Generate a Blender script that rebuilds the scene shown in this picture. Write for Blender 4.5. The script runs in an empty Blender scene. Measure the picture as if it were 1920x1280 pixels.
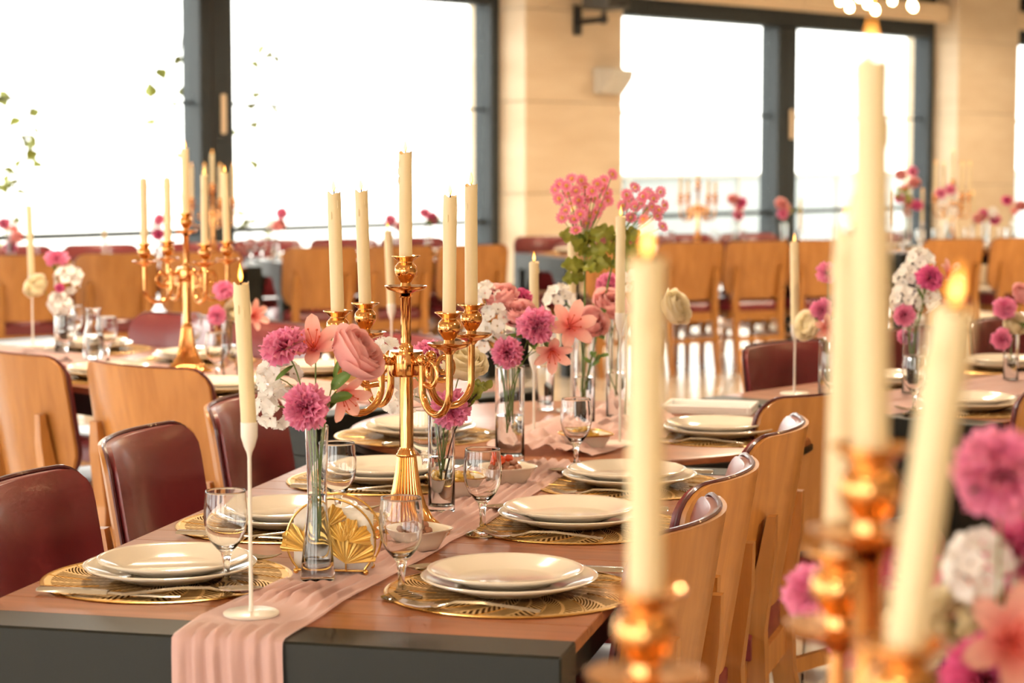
import bpy, math, random
from mathutils import Vector, Matrix, Quaternion, noise
rnd = random.Random(7)
PI = math.pi
sc = bpy.context.scene
COL = sc.collection

# ------------------------------------------------------------------ camera
F = 3950.0                      # focal length in pixels of the 1920 px wide frame
CAMZ = 1.40
PITCH = math.atan(350 / F)
cam = bpy.data.cameras.new('camera'); cam.sensor_width = 36.0; cam.lens = F * 36 / 1920
cam.clip_start = 0.05; cam.clip_end = 300
cam.dof.use_dof = True; cam.dof.focus_distance = 3.55; cam.dof.aperture_fstop = 5.0
camo = bpy.data.objects.new('camera', cam); COL.objects.link(camo)
camo.location = (0, 0, CAMZ); camo.rotation_euler = (PI / 2 - PITCH, 0, 0)
sc.camera = camo

# ------------------------------------------------------------------ sky, lamps, exposure
w = bpy.data.worlds.new('sky'); sc.world = w; w.use_nodes = True
bg = w.node_tree.nodes['Background']; bg.inputs[0].default_value = (1.0, 0.965, 0.90, 1); bg.inputs[1].default_value = 3.6
sc.view_settings.view_transform = 'Standard'; sc.view_settings.look = 'None'
sc.view_settings.gamma = 1.0; sc.view_settings.use_curve_mapping = False
sc.view_settings.exposure = 0.90
cy = sc.cycles
cy.use_denoising = True; cy.max_bounces = 8; cy.transmission_bounces = 8; cy.transparent_max_bounces = 12
cy.diffuse_bounces = 3; cy.glossy_bounces = 3; cy.sample_clamp_indirect = 5.0; cy.blur_glossy = 0.5
cy.use_light_tree = False; cy.use_adaptive_sampling = True; cy.adaptive_threshold = 0.08; cy.adaptive_min_samples = 10
LAMP_W = 46.0

# wall axes: E runs along the window wall, N points from it into the room
WE = Vector((0.682, 0.731, 0)).normalized(); WN = Vector((WE.y, -WE.x, 0)); W0 = Vector((-0.26, 17.6, 0))
def W(t, n, z): return W0 + WE * t + WN * n + Vector((0, 0, z))
# ceiling downlights (fixtures are modelled further down, each at its own lamp)
LAMPS = [(t, n) for t in (-15, -9) for n in (7.5, 12.5)] + [(t, n) for t in (-5, -1, 3, 7) for n in (2.4, 7.0)]
CEIL = 3.4
for i, (t, n) in enumerate(LAMPS):
    l = bpy.data.lights.new('downlight_beam', 'AREA'); l.shape = 'DISK'; l.size = 0.34
    l.energy = LAMP_W; l.color = (1.0, 0.80, 0.56); l.spread = math.radians(150)
    o = bpy.data.objects.new('downlight_beam', l); COL.objects.link(o); o.location = W(t, n, CEIL - 0.045)

# ------------------------------------------------------------------ projection helpers (pixel of the photo -> point of the place)
_c, _s = math.cos(PITCH), math.sin(PITCH)
def ray(x, y):
    u = (x - 960) / F; v = -(y - 640) / F
    return Vector((u, _c + v * _s, -_s + v * _c))
def at(x, y, z=0.75):
    d = ray(x, y); return d * ((z - CAMZ) / d.z) + Vector((0, 0, CAMZ))
def atY(x, y, Y):
    d = ray(x, y); return d * (Y / d.y) + Vector((0, 0, CAMZ))

# ------------------------------------------------------------------ materials
MAT = {}
def nodes(name):
    m = bpy.data.materials.new(name); m.use_nodes = True; MAT[name] = m
    nt = m.node_tree; return m, nt, nt.nodes['Principled BSDF'], nt.nodes['Material Output']
def setp(b, **k):
    al = dict(color='Base Color', rough='Roughness', metal='Metallic', spec='Specular IOR Level', trans='Transmission Weight', ior='IOR',
              coat='Coat Weight', coatr='Coat Roughness', sss='Subsurface Weight', sheen='Sheen Weight', alpha='Alpha', em='Emission Color', ems='Emission Strength')
    for kk, v in k.items():
        s = b.inputs[al[kk]]
        if kk in ('color', 'em'): v = tuple(v) + (1,) if len(v) == 3 else v
        s.default_value = v
    if 'sss' in k: b.inputs['Subsurface Radius'].default_value = (1, .55, .25); b.inputs['Subsurface Scale'].default_value = .012
def plain(name, color, rough=.5, var=0.0, vscale=20.0, bump=0.0, bscale=60.0, **k):
    m, nt, b, out = nodes(name); setp(b, color=color, rough=rough, **k)
    if var or bump:
        tc = nt.nodes.new('ShaderNodeTexCoord')
    if var:
        n = nt.nodes.new('ShaderNodeTexNoise'); n.inputs['Scale'].default_value = vscale; n.inputs['Detail'].default_value = 4
        nt.links.new(tc.outputs['Object'], n.inputs['Vector'])
        mx = nt.nodes.new('ShaderNodeMix'); mx.data_type = 'RGBA'
        mx.inputs[6].default_value = tuple(c * (1 - var) for c in color) + (1,); mx.inputs[7].default_value = tuple(min(1, c * (1 + var)) for c in color) + (1,)
        nt.links.new(n.outputs['Fac'], mx.inputs[0]); nt.links.new(mx.outputs[2], b.inputs['Base Color'])
    if bump:
        n2 = nt.nodes.new('ShaderNodeTexNoise'); n2.inputs['Scale'].default_value = bscale; n2.inputs['Detail'].default_value = 3
        nt.links.new(tc.outputs['Object'], n2.inputs['Vector'])
        bp = nt.nodes.new('ShaderNodeBump'); bp.inputs['Strength'].default_value = bump; bp.inputs['Distance'].default_value = .002
        nt.links.new(n2.outputs['Fac'], bp.inputs['Height']); nt.links.new(bp.outputs['Normal'], b.inputs['Normal'])
    return m
def wood(name, c1, c2, rough, scale=(3, 40, 40), coat=0.0, rand=.25):
    m, nt, b, out = nodes(name); setp(b, rough=rough, coat=coat, coatr=.15)
    tc = nt.nodes.new('ShaderNodeTexCoord'); mp = nt.nodes.new('ShaderNodeMapping'); mp.inputs['Scale'].default_value = scale
    oi = nt.nodes.new('ShaderNodeObjectInfo')
    cv = nt.nodes.new('ShaderNodeCombineXYZ')
    mul = nt.nodes.new('ShaderNodeMath'); mul.operation = 'MULTIPLY'; mul.inputs[1].default_value = 37.0
    nt.links.new(oi.outputs['Random'], mul.inputs[0])
    for i in range(3): nt.links.new(mul.outputs[0], cv.inputs[i])
    ad = nt.nodes.new('ShaderNodeVectorMath'); nt.links.new(tc.outputs['Object'], ad.inputs[0]); nt.links.new(cv.outputs[0], ad.inputs[1])
    nt.links.new(ad.outputs[0], mp.inputs['Vector'])
    n = nt.nodes.new('ShaderNodeTexNoise'); n.inputs['Scale'].default_value = 1.0; n.inputs['Detail'].default_value = 6; n.inputs['Distortion'].default_value = .6
    nt.links.new(mp.outputs[0], n.inputs['Vector'])
    rp = nt.nodes.new('ShaderNodeValToRGB'); rp.color_ramp.elements[0].position = .32; rp.color_ramp.elements[1].position = .68
    rp.color_ramp.elements[0].color = tuple(c1) + (1,); rp.color_ramp.elements[1].color = tuple(c2) + (1,)
    nt.links.new(n.outputs['Fac'], rp.inputs[0])
    hs = nt.nodes.new('ShaderNodeHueSaturation')
    mr = nt.nodes.new('ShaderNodeMapRange'); mr.inputs[3].default_value = 1 - rand; mr.inputs[4].default_value = 1 + rand
    nt.links.new(oi.outputs['Random'], mr.inputs[0]); nt.links.new(mr.outputs[0], hs.inputs['Value'])
    nt.links.new(rp.outputs[0], hs.inputs['Color']); nt.links.new(hs.outputs[0], b.inputs['Base Color'])
    bp = nt.nodes.new('ShaderNodeBump'); bp.inputs['Strength'].default_value = .06; bp.inputs['Distance'].default_value = .001
    nt.links.new(n.outputs['Fac'], bp.inputs['Height']); nt.links.new(bp.outputs['Normal'], b.inputs['Normal'])
    return m
def petal_mat(name, inner, outer, r0, r1, transl=.35):
    """colour runs from the throat of the bloom to its edge, as the petals themselves do"""
    m, nt, b, out = nodes(name); setp(b, rough=.65, spec=.2, sheen=.2)
    tc = nt.nodes.new('ShaderNodeTexCoord'); ln = nt.nodes.new('ShaderNodeVectorMath'); ln.operation = 'LENGTH'
    nt.links.new(tc.outputs['Object'], ln.inputs[0])
    mr = nt.nodes.new('ShaderNodeMapRange'); mr.inputs[1].default_value = r0; mr.inputs[2].default_value = r1
    nt.links.new(ln.outputs['Value'], mr.inputs[0])
    mx = nt.nodes.new('ShaderNodeMix'); mx.data_type = 'RGBA'; mx.inputs[6].default_value = tuple(inner) + (1,); mx.inputs[7].default_value = tuple(outer) + (1,)
    nt.links.new(mr.outputs[0], mx.inputs[0]); nt.links.new(mx.outputs[2], b.inputs['Base Color'])
    tr = nt.nodes.new('ShaderNodeBsdfTranslucent'); nt.links.new(mx.outputs[2], tr.inputs[0])
    ms = nt.nodes.new('ShaderNodeMixShader'); ms.inputs[0].default_value = transl
    nt.links.new(b.outputs[0], ms.inputs[1]); nt.links.new(tr.outputs[0], ms.inputs[2]); nt.links.new(ms.outputs[0], out.inputs[0])
    return m
def cloth_mat(name, color, transp=.12, transl=.35):
    m, nt, b, out = nodes(name); setp(b, color=color, rough=.75, spec=.15, sheen=.5)
    tc = nt.nodes.new('ShaderNodeTexCoord'); n = nt.nodes.new('ShaderNodeTexNoise'); n.inputs['Scale'].default_value = 900
    nt.links.new(tc.outputs['Object'], n.inputs['Vector'])
    bp = nt.nodes.new('ShaderNodeBump'); bp.inputs['Strength'].default_value = .15; bp.inputs['Distance'].default_value = .0005
    nt.links.new(n.outputs['Fac'], bp.inputs['Height']); nt.links.new(bp.outputs['Normal'], b.inputs['Normal'])
    tr = nt.nodes.new('ShaderNodeBsdfTranslucent'); tr.inputs[0].default_value = tuple(color) + (1,)
    ms = nt.nodes.new('ShaderNodeMixShader'); ms.inputs[0].default_value = transl
    nt.links.new(b.outputs[0], ms.inputs[1]); nt.links.new(tr.outputs[0], ms.inputs[2])
    tp = nt.nodes.new('ShaderNodeBsdfTransparent'); m2 = nt.nodes.new('ShaderNodeMixShader'); m2.inputs[0].default_value = transp
    nt.links.new(ms.outputs[0], m2.inputs[1]); nt.links.new(tp.outputs[0], m2.inputs[2]); nt.links.new(m2.outputs[0], out.inputs[0])
    return m
def pane_mat(name):
    m, nt, b, out = nodes(name); nt.nodes.remove(b)
    tp = nt.nodes.new('ShaderNodeBsdfTransparent'); tp.inputs[0].default_value = (.95, .97, .96, 1)
    gl = nt.nodes.new('ShaderNodeBsdfGlossy'); gl.inputs['Roughness'].default_value = .03
    lw = nt.nodes.new('ShaderNodeLayerWeight'); pw = nt.nodes.new('ShaderNodeMath'); pw.operation = 'POWER'; pw.inputs[1].default_value = 4.0
    nt.links.new(lw.outputs['Facing'], pw.inputs[0]); sc_ = nt.nodes.new('ShaderNodeMath'); sc_.operation = 'MULTIPLY_ADD'; sc_.inputs[1].default_value = .5; sc_.inputs[2].default_value = .02
    nt.links.new(pw.outputs[0], sc_.inputs[0])
    ms = nt.nodes.new('ShaderNodeMixShader'); nt.links.new(sc_.outputs[0], ms.inputs[0])
    nt.links.new(tp.outputs[0], ms.inputs[1]); nt.links.new(gl.outputs[0], ms.inputs[2]); nt.links.new(ms.outputs[0], out.inputs[0])
    return m
def emit_mat(name, color, strength):
    m, nt, b, out = nodes(name); nt.nodes.remove(b)
    e = nt.nodes.new('ShaderNodeEmission'); e.inputs[0].default_value = tuple(color) + (1,); e.inputs[1].default_value = strength
    nt.links.new(e.outputs[0], out.inputs[0]); m.cycles.emission_sampling = 'NONE'; return m
def mat_mat(name):
    """gilt woven placemat: leaf-shaped fields of fine slits, the shade in their gaps painted dark"""
    m, nt, b, out = nodes(name); setp(b, color=(.62, .40, .15), rough=.42, metal=.5)
    tc = nt.nodes.new('ShaderNodeTexCoord'); sx = nt.nodes.new('ShaderNodeSeparateXYZ'); nt.links.new(tc.outputs['Object'], sx.inputs[0])
    def mth(op, a, bb=None, c=None):
        n = nt.nodes.new('ShaderNodeMath'); n.operation = op
        for i, v in enumerate((a, bb, c)):
            if v is None: continue
            if isinstance(v, (int, float)): n.inputs[i].default_value = v
            else: nt.links.new(v, n.inputs[i])
        return n.outputs[0]
    X, Y = sx.outputs[0], sx.outputs[1]
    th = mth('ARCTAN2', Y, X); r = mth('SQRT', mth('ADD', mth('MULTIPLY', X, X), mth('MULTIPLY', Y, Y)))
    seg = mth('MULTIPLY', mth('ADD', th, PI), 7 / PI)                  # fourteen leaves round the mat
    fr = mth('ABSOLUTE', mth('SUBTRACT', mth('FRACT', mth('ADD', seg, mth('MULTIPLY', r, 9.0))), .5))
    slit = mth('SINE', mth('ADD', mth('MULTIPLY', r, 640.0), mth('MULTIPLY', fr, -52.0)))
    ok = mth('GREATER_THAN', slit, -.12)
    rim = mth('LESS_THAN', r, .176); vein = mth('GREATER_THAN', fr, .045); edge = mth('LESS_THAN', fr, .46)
    slit_shade = mth('MULTIPLY', mth('MULTIPLY', ok, rim), mth('MULTIPLY', vein, edge))
    tp = nt.nodes.new('ShaderNodeBsdfDiffuse'); tp.inputs[0].default_value = (.075, .035, .014, 1); ms = nt.nodes.new('ShaderNodeMixShader')  # flat dark brown painted in for the shade inside the open slits
    nt.links.new(slit_shade, ms.inputs[0]); nt.links.new(b.outputs[0], ms.inputs[1]); nt.links.new(tp.outputs[0], ms.inputs[2]); nt.links.new(ms.outputs[0], out.inputs[0])
    return m
def stone_mat(name, c1, c2):
    m, nt, b, out = nodes(name); setp(b, rough=.55, spec=.3)
    tc = nt.nodes.new('ShaderNodeTexCoord'); mp = nt.nodes.new('ShaderNodeMapping'); mp.inputs['Scale'].default_value = (.8, .8, 3.5)
    oi = nt.nodes.new('ShaderNodeObjectInfo'); ad = nt.nodes.new('ShaderNodeVectorMath'); nt.links.new(tc.outputs['Object'], ad.inputs[0])
    nt.links.new(oi.outputs['Location'], ad.inputs[1]); nt.links.new(ad.outputs[0], mp.inputs[0])
    n = nt.nodes.new('ShaderNodeTexNoise'); n.inputs['Scale'].default_value = 1.6; n.inputs['Detail'].default_value = 7; nt.links.new(mp.outputs[0], n.inputs['Vector'])
    rp = nt.nodes.new('ShaderNodeValToRGB'); rp.color_ramp.elements[0].position = .3; rp.color_ramp.elements[1].position = .7
    rp.color_ramp.elements[0].color = tuple(c1) + (1,); rp.color_ramp.elements[1].color = tuple(c2) + (1,)
    nt.links.new(n.outputs['Fac'], rp.inputs[0]); nt.links.new(rp.outputs[0], b.inputs['Base Color'])
    return m

wood('table_wood', (.23, .066, .020), (.32, .102, .034), .33, (3, 55, 55), coat=.10, rand=.12)
wood('chair_wood', (.43, .17, .038), (.56, .245, .062), .36, (30, 30, 2.5), coat=.2, rand=.10)
wood('walnut_edge', (.10, .035, .02), (.16, .06, .03), .35)
plain('leather', (.215, .028, .033), .32, var=.12, vscale=9, bump=.08, bscale=420, coat=.45, coatr=.22)
plain('leather_piping', (.09, .014, .018), .35, coat=.3)
plain('steel', (.012, .013, .010), .40, metal=.0, spec=.28, bump=.08, bscale=900)
plain('frame_metal', (.032, .040, .046), .5, spec=.3)
plain('gold', (.74, .37, .13), .12, metal=1.0)
plain('brass_wire', (.78, .48, .14), .25, metal=1.0)
plain('gold_leaf', (.74, .50, .16), .36, metal=.85, bump=.3, bscale=300)
plain('wax', (.74, .61, .36), .42)
plain('wick', (.02, .015, .012), .9)
emit_mat('flame_core', (1.0, .66, .24), 3.0)
m, nt, b, out = nodes('flame'); nt.nodes.remove(b); m.cycles.emission_sampling = 'NONE'
_e = nt.nodes.new('ShaderNodeEmission'); _e.inputs[0].default_value = (1.0, .36, .05, 1); _e.inputs[1].default_value = 1.3
_t = nt.nodes.new('ShaderNodeBsdfTransparent'); _a = nt.nodes.new('ShaderNodeAddShader'); _t.inputs[0].default_value = (.55, .5, .45, 1)
nt.links.new(_e.outputs[0], _a.inputs[0]); nt.links.new(_t.outputs[0], _a.inputs[1]); nt.links.new(_a.outputs[0], out.inputs[0])
plain('white_enamel', (.80, .74, .66), .35, coat=.2)
plain('porcelain', (.84, .76, .64), .12, coat=.5, coatr=.05)
plain('steel_cutlery', (.62, .58, .52), .16, metal=1.0)
plain('napkin', (.86, .82, .76), .8, bump=.2, bscale=200)
plain('white_board', (.90, .90, .88), .5)
m, nt, b, out = nodes('glass'); setp(b, color=(1, 1, 1), rough=0.0, trans=1.0, ior=1.45)
m, nt, b, out = nodes('water'); setp(b, color=(.97, .985, .98), rough=0.0, trans=1.0, ior=1.33)
pane_mat('window_glass')
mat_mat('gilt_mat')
cloth_mat('pink_chiffon', (.87, .56, .51), .16, .25)
cloth_mat('pink_chiffon_heap', (.86, .57, .51), .05, .30)
petal_mat('carnation_pink', (.86, .13, .36), (.95, .36, .56), .008, .034)
petal_mat('carnation_magenta', (.72, .05, .25), (.88, .18, .42), .008, .034)
petal_mat('rose_pink', (.90, .40, .40), (.94, .55, .53), .01, .045, .45)
petal_mat('rose_cream', (.90, .76, .44), (.94, .87, .68), .01, .045, .5)
petal_mat('lily_peach', (.80, .16, .15), (.90, .52, .44), .006, .040)
petal_mat('blossom_white', (.80, .78, .66), (.90, .88, .84), .004, .02)
petal_mat('daisy_pink', (.74, .10, .24), (.90, .36, .46), .004, .014, .2)
plain('daisy_eye', (.70, .30, .06), .8)
plain('stem_green', (.14, .22, .045), .55)
plain('leaf_green', (.11, .20, .035), .5, var=.3, vscale=40)
plain('leaf_olive', (.26, .27, .035), .5, var=.3, vscale=40)
plain('branch_dark', (.05, .03, .02), .7)
plain('nut_brown', (.32, .13, .07), .55, var=.3, vscale=90)
plain('tomato_red', (.62, .06, .015), .25, coat=.4)
plain('snack_gold', (.55, .33, .05), .45, var=.35, vscale=120)
stone_mat('travertine', (.62, .475, .32), (.72, .585, .42))
plain('blind_cream', (.80, .62, .42), .6)
plain('black_plastic', (.018, .018, .018), .5)
plain('speaker_grey', (.06, .058, .052), .6)
plain('lamp_grey', (.55, .52, .46), .5)
plain('ceiling_dark', (.035, .030, .028), .8)
plain('ceiling_paint', (.62, .54, .43), .8)
plain('plaster', (.62, .50, .36), .8, var=.05, vscale=2)
plain('floor_tile', (.66, .56, .44), .16, var=.05, vscale=3)
plain('grout', (.32, .27, .21), .8)
plain('terrace_stone', (.55, .54, .52), .7)
plain('balustrade_glass', (.40, .44, .45), .35)
emit_mat('downlight_glow', (1.0, .80, .56), 9.0)
emit_mat('bulb_glow', (1.0, .66, .30), 26.0)

# ------------------------------------------------------------------ mesh helpers
class MB:
    def __init__(s): s.v = []; s.f = []
    def add(s, vs, fs, M=None):
        o = len(s.v)
        s.v += [tuple(M @ Vector(p)) for p in vs] if M is not None else [tuple(p) for p in vs]
        s.f += [tuple(i + o for i in f) for f in fs]; return s
    def box(s, x0, x1, y0, y1, z0, z1, M=None, ch=0.0):
        if ch <= 0:
            vs = [(x0, y0, z0), (x1, y0, z0), (x1, y1, z0), (x0, y1, z0), (x0, y0, z1), (x1, y0, z1), (x1, y1, z1), (x0, y1, z1)]
            return s.add(vs, [(3, 2, 1, 0), (4, 5, 6, 7), (0, 1, 5, 4), (1, 2, 6, 5), (2, 3, 7, 6), (3, 0, 4, 7)], M)
        def ring(i, z): return [(x0 + i, y0 + 0, z), (x1 - i, y0, z), (x1, y0 + i, z), (x1, y1 - i, z), (x1 - i, y1, z), (x0 + i, y1, z), (x0, y1 - i, z), (x0, y0 + i, z)]
        def inr(z): return [(x0 + ch, y0 + ch, z), (x1 - ch, y0 + ch, z), (x1 - ch, y0 + ch, z), (x1 - ch, y1 - ch, z), (x1 - ch, y1 - ch, z), (x0 + ch, y1 - ch, z), (x0 + ch, y1 - ch, z), (x0 + ch, y0 + ch, z)]
        a = inr(z0); b_ = ring(ch, z0 + ch); c = ring(ch, z1 - ch); d = inr(z1)
        vs = a + b_ + c + d; fs = []
        for k in range(3):
            for i in range(8):
                j = (i + 1) % 8; fs.append((k * 8 + i, k * 8 + j, k * 8 + 8 + j, k * 8 + 8 + i))
        fs.append((7, 5, 3, 1)); fs.append((24, 26, 28, 30))
        return s.add(vs, fs, M)
    def lathe(s, prof, seg=24, M=None, flute=None):
        vs = []; fs = []; rings = []
        for k, (r, z) in enumerate(prof):
            if r <= 1e-6: rings.append([len(vs)]); vs.append((0, 0, z)); continue
            rg = []
            for i in range(seg):
                a = 2 * PI * i / seg
                rr = r * (1 + flute[1] * (abs(math.cos(flute[0] * a / 2)) - .5)) if flute and flute[2] <= k <= flute[3] else r
                rg.append(len(vs)); vs.append((rr * math.cos(a), rr * math.sin(a), z))
            rings.append(rg)
        for A, B in zip(rings, rings[1:]):
            if len(A) == 1 and len(B) == 1: continue
            for i in range(seg):
                j = (i + 1) % seg
                if len(A) == 1: fs.append((A[0], B[j], B[i]))
                elif len(B) == 1: fs.append((A[i], A[j], B[0]))
                else: fs.append((A[i], A[j], B[j], B[i]))
        return s.add(vs, fs, M)
    def tube(s, pts, rad, seg=8, M=None, flat=None, cap=True):
        pts = [Vector(p) for p in pts]; n = len(pts)
        if isinstance(rad, (int, float)): rad = [rad] * n
        T = [(pts[min(i + 1, n - 1)] - pts[max(i - 1, 0)]).normalized() for i in range(n)]
        up = Vector((0, 0, 1)) if abs(T[0].z) < .9 else Vector((1, 0, 0))
        if flat is not None: up = Vector(flat)
        N = (up - T[0] * up.dot(T[0])).normalized(); vs = []; fs = []
        for i in range(n):
            N = (N - T[i] * N.dot(T[i])); N = N.normalized() if N.length > 1e-6 else T[i].orthogonal().normalized()
            Bn = T[i].cross(N)
            for k in range(seg):
                a = 2 * PI * k / seg
                vs.append(pts[i] + (N * math.cos(a) * (1 if flat is None else .45) + Bn * math.sin(a)) * rad[i])
        for i in range(n - 1):
            for k in range(seg):
                k2 = (k + 1) % seg; fs.append((i * seg + k, i * seg + k2, i * seg + seg + k2, i * seg + seg + k))
        if cap: fs.append(tuple(range(seg - 1, -1, -1))); fs.append(tuple((n - 1) * seg + k for k in range(seg)))
        return s.add(vs, fs, M)
    def ball(s, c, r, seg=12, rings=8, M=None):
        c = Vector(c); r = r if hasattr(r, '__len__') else (r, r, r)
        tm = MB().lathe([(math.sin(PI * k / rings) if 0 < k < rings else 0, -math.cos(PI * k / rings)) for k in range(rings + 1)], seg)
        return s.add([(c.x + v[0] * r[0], c.y + v[1] * r[1], c.z + v[2] * r[2]) for v in tm.v], tm.f, M)
    def grid(s, fn, nu, nv, M=None, wrap=False):
        vs = [fn(i / nu, j / nv) for j in range(nv + 1) for i in range(nu + 1)]
        fs = [(j * (nu + 1) + i, j * (nu + 1) + i + 1, (j + 1) * (nu + 1) + i + 1, (j + 1) * (nu + 1) + i) for j in range(nv) for i in range(nu)]
        return s.add(vs, fs, M)
    def shell(s, fn_a, fn_b, nu, nv, M=None):
        """closed slab between two surfaces over the same grid"""
        o = len(s.v); s.grid(fn_a, nu, nv, M); o2 = len(s.v); s.grid(fn_b, nu, nv, M)
        cnt = (nu + 1) * (nv + 1)
        s.f = [f if not (f and min(f) >= o2) else tuple(reversed(f)) for f in s.f]
        per = [i for i in range(nu + 1)] + [(j * (nu + 1) + nu) for j in range(1, nv + 1)] + [nv * (nu + 1) + i for i in range(nu - 1, -1, -1)] + [j * (nu + 1) for j in range(nv - 1, 0, -1)]
        for a, b_ in zip(per, per[1:] + per[:1]): s.f.append((o + b_, o + a, o2 + a, o2 + b_))
        return s
    def mesh(s, name, m, smooth=True, ang=40):
        me = bpy.data.meshes.new(name); me.from_pydata(s.v, [], s.f); me.validate(clean_customdata=False)
        if m: me.materials.append(MAT[m])
        if smooth:
            me.shade_smooth()
            if ang: me.set_sharp_from_angle(angle=math.radians(ang))
        me.update(); return me
    def build(s, name, m, parent=None, loc=(0, 0, 0), rotz=0.0, smooth=True, ang=40):
        return link(name, s.mesh(name, m, smooth, ang), parent, loc, rotz)
def link(name, me, parent=None, loc=(0, 0, 0), rotz=0.0):
    o = bpy.data.objects.new(name, me); COL.objects.link(o)
    o.location = loc
    if rotz: o.rotation_euler = (0, 0, rotz)
    if parent is not None: o.parent = parent
    return o
def tag(o, label=None, cat=None, group=None, kind=None):
    if label: o['label'] = label
    if cat: o['category'] = cat
    if group: o['group'] = group
    if kind: o['kind'] = kind
    return o
def thing(name, label, cat, loc=(0, 0, 0), rotz=0.0, group=None):
    o = bpy.data.objects.new(name, None); COL.objects.link(o); o.empty_display_size = .05
    o.location = loc; o.rotation_euler = (0, 0, rotz); return tag(o, label, cat, group)
def copy_tree(o, parent=None):
    c = o.copy(); COL.objects.link(c); c.parent = parent
    for ch in KIDS.get(o.name, None) or o.children: copy_tree(ch, c)
    return c
KIDS = {}
PROTO = {}
def stamp(key, maker, label, loc, rotz=0.0, group=None, tilt=None, scale=None):
    """first call builds the thing, later calls copy it with its parts"""
    if key not in PROTO:
        o = maker(); PROTO[key] = o
    else: o = copy_tree(PROTO[key])
    o.location = loc; o.rotation_euler = (tilt[0], tilt[1], rotz) if tilt else (0, 0, rotz)
    o.scale = (scale, scale, scale) if scale else (1, 1, 1)
    o['label'] = label
    if group: o['group'] = group
    elif 'group' in o: del o['group']
    return o
def ease(x): x = max(0, min(1, x)); return x * x * (3 - 2 * x)
def lerp(a, b_, t): return a + (b_ - a) * t
def poly(pts, x):
    if x <= pts[0][0]: return pts[0][1]
    for (a, va), (b_, vb) in zip(pts, pts[1:]):
        if x <= b_: return va + (vb - va) * (x - a) / (b_ - a)
    return pts[-1][1]
def zto(d):
    """rotation whose local Z points along d"""
    return Vector(d).normalized().to_track_quat('Z', 'Y')

# ------------------------------------------------------------------ the room
def struct(o, label=None): o['kind'] = 'structure'; return tag(o, label)
WROT = Matrix((( WE.x, -WN.x, 0, W0.x), (WE.y, -WN.y, 0, W0.y), (0, 0, 1, 0), (0, 0, 0, 1)))   # local x = along the wall, local y = outwards
T0, T1, N1 = -19.0, 13.0, 18.0
WANG = math.atan2(WE.y, WE.x)

# floor: a screed with tiles laid on it
fl = struct(MB().box(T0 - .3, T1 + .3, -N1 - .3, .3, -.12, -.008, WROT).build('floor', 'grout', smooth=False), 'pale glossy tiled restaurant floor')
TS = .60; frot = math.radians(-9)
tile_me = MB().box(-TS / 2 + .004, TS / 2 - .004, -TS / 2 + .004, TS / 2 - .004, -.008, 0, ch=.002).mesh('tile', 'floor_tile', False)
spots = []
for i in range(-48, 60):
    for j in range(-48, 60):
        x0, y0 = i * TS + .2, j * TS + .1
        x = x0 * math.cos(frot) - y0 * math.sin(frot); y = x0 * math.sin(frot) + y0 * math.cos(frot)
        p = Vector((x, y, 0)) - W0; t, n = p.dot(WE), p.dot(WN)
        if T0 + .4 < t < T1 - .4 and .35 < n < N1 - .4: spots.append((x, y))
def showing(p):
    x, y = p
    if y < 4.0: return 99
    px = 960 + F * x / y
    return y if -60 < px < 1980 else 99 + abs(x)
spots.sort(key=showing)
for x, y in spots[:300]: link('tile', tile_me, fl, (x, y, 0), frot)
rest = MB()
for x, y in spots[300:]:
    M = Matrix.Translation((x, y, 0)) @ Matrix.Rotation(frot, 4, 'Z'); h = TS / 2 - .004
    rest.add([(-h, -h, 0), (h, -h, 0), (h, h, 0), (-h, h, 0)], [(0, 1, 2, 3)], M)
tag(rest.build('tile_field', 'floor_tile', fl, smooth=False), kind='stuff')

struct(MB().box(T0 - .3, T1 + .3, -N1 - .3, .45, CEIL, CEIL + .2, WROT).build('ceiling', 'ceiling_paint', smooth=False), 'warm painted restaurant ceiling')

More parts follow.
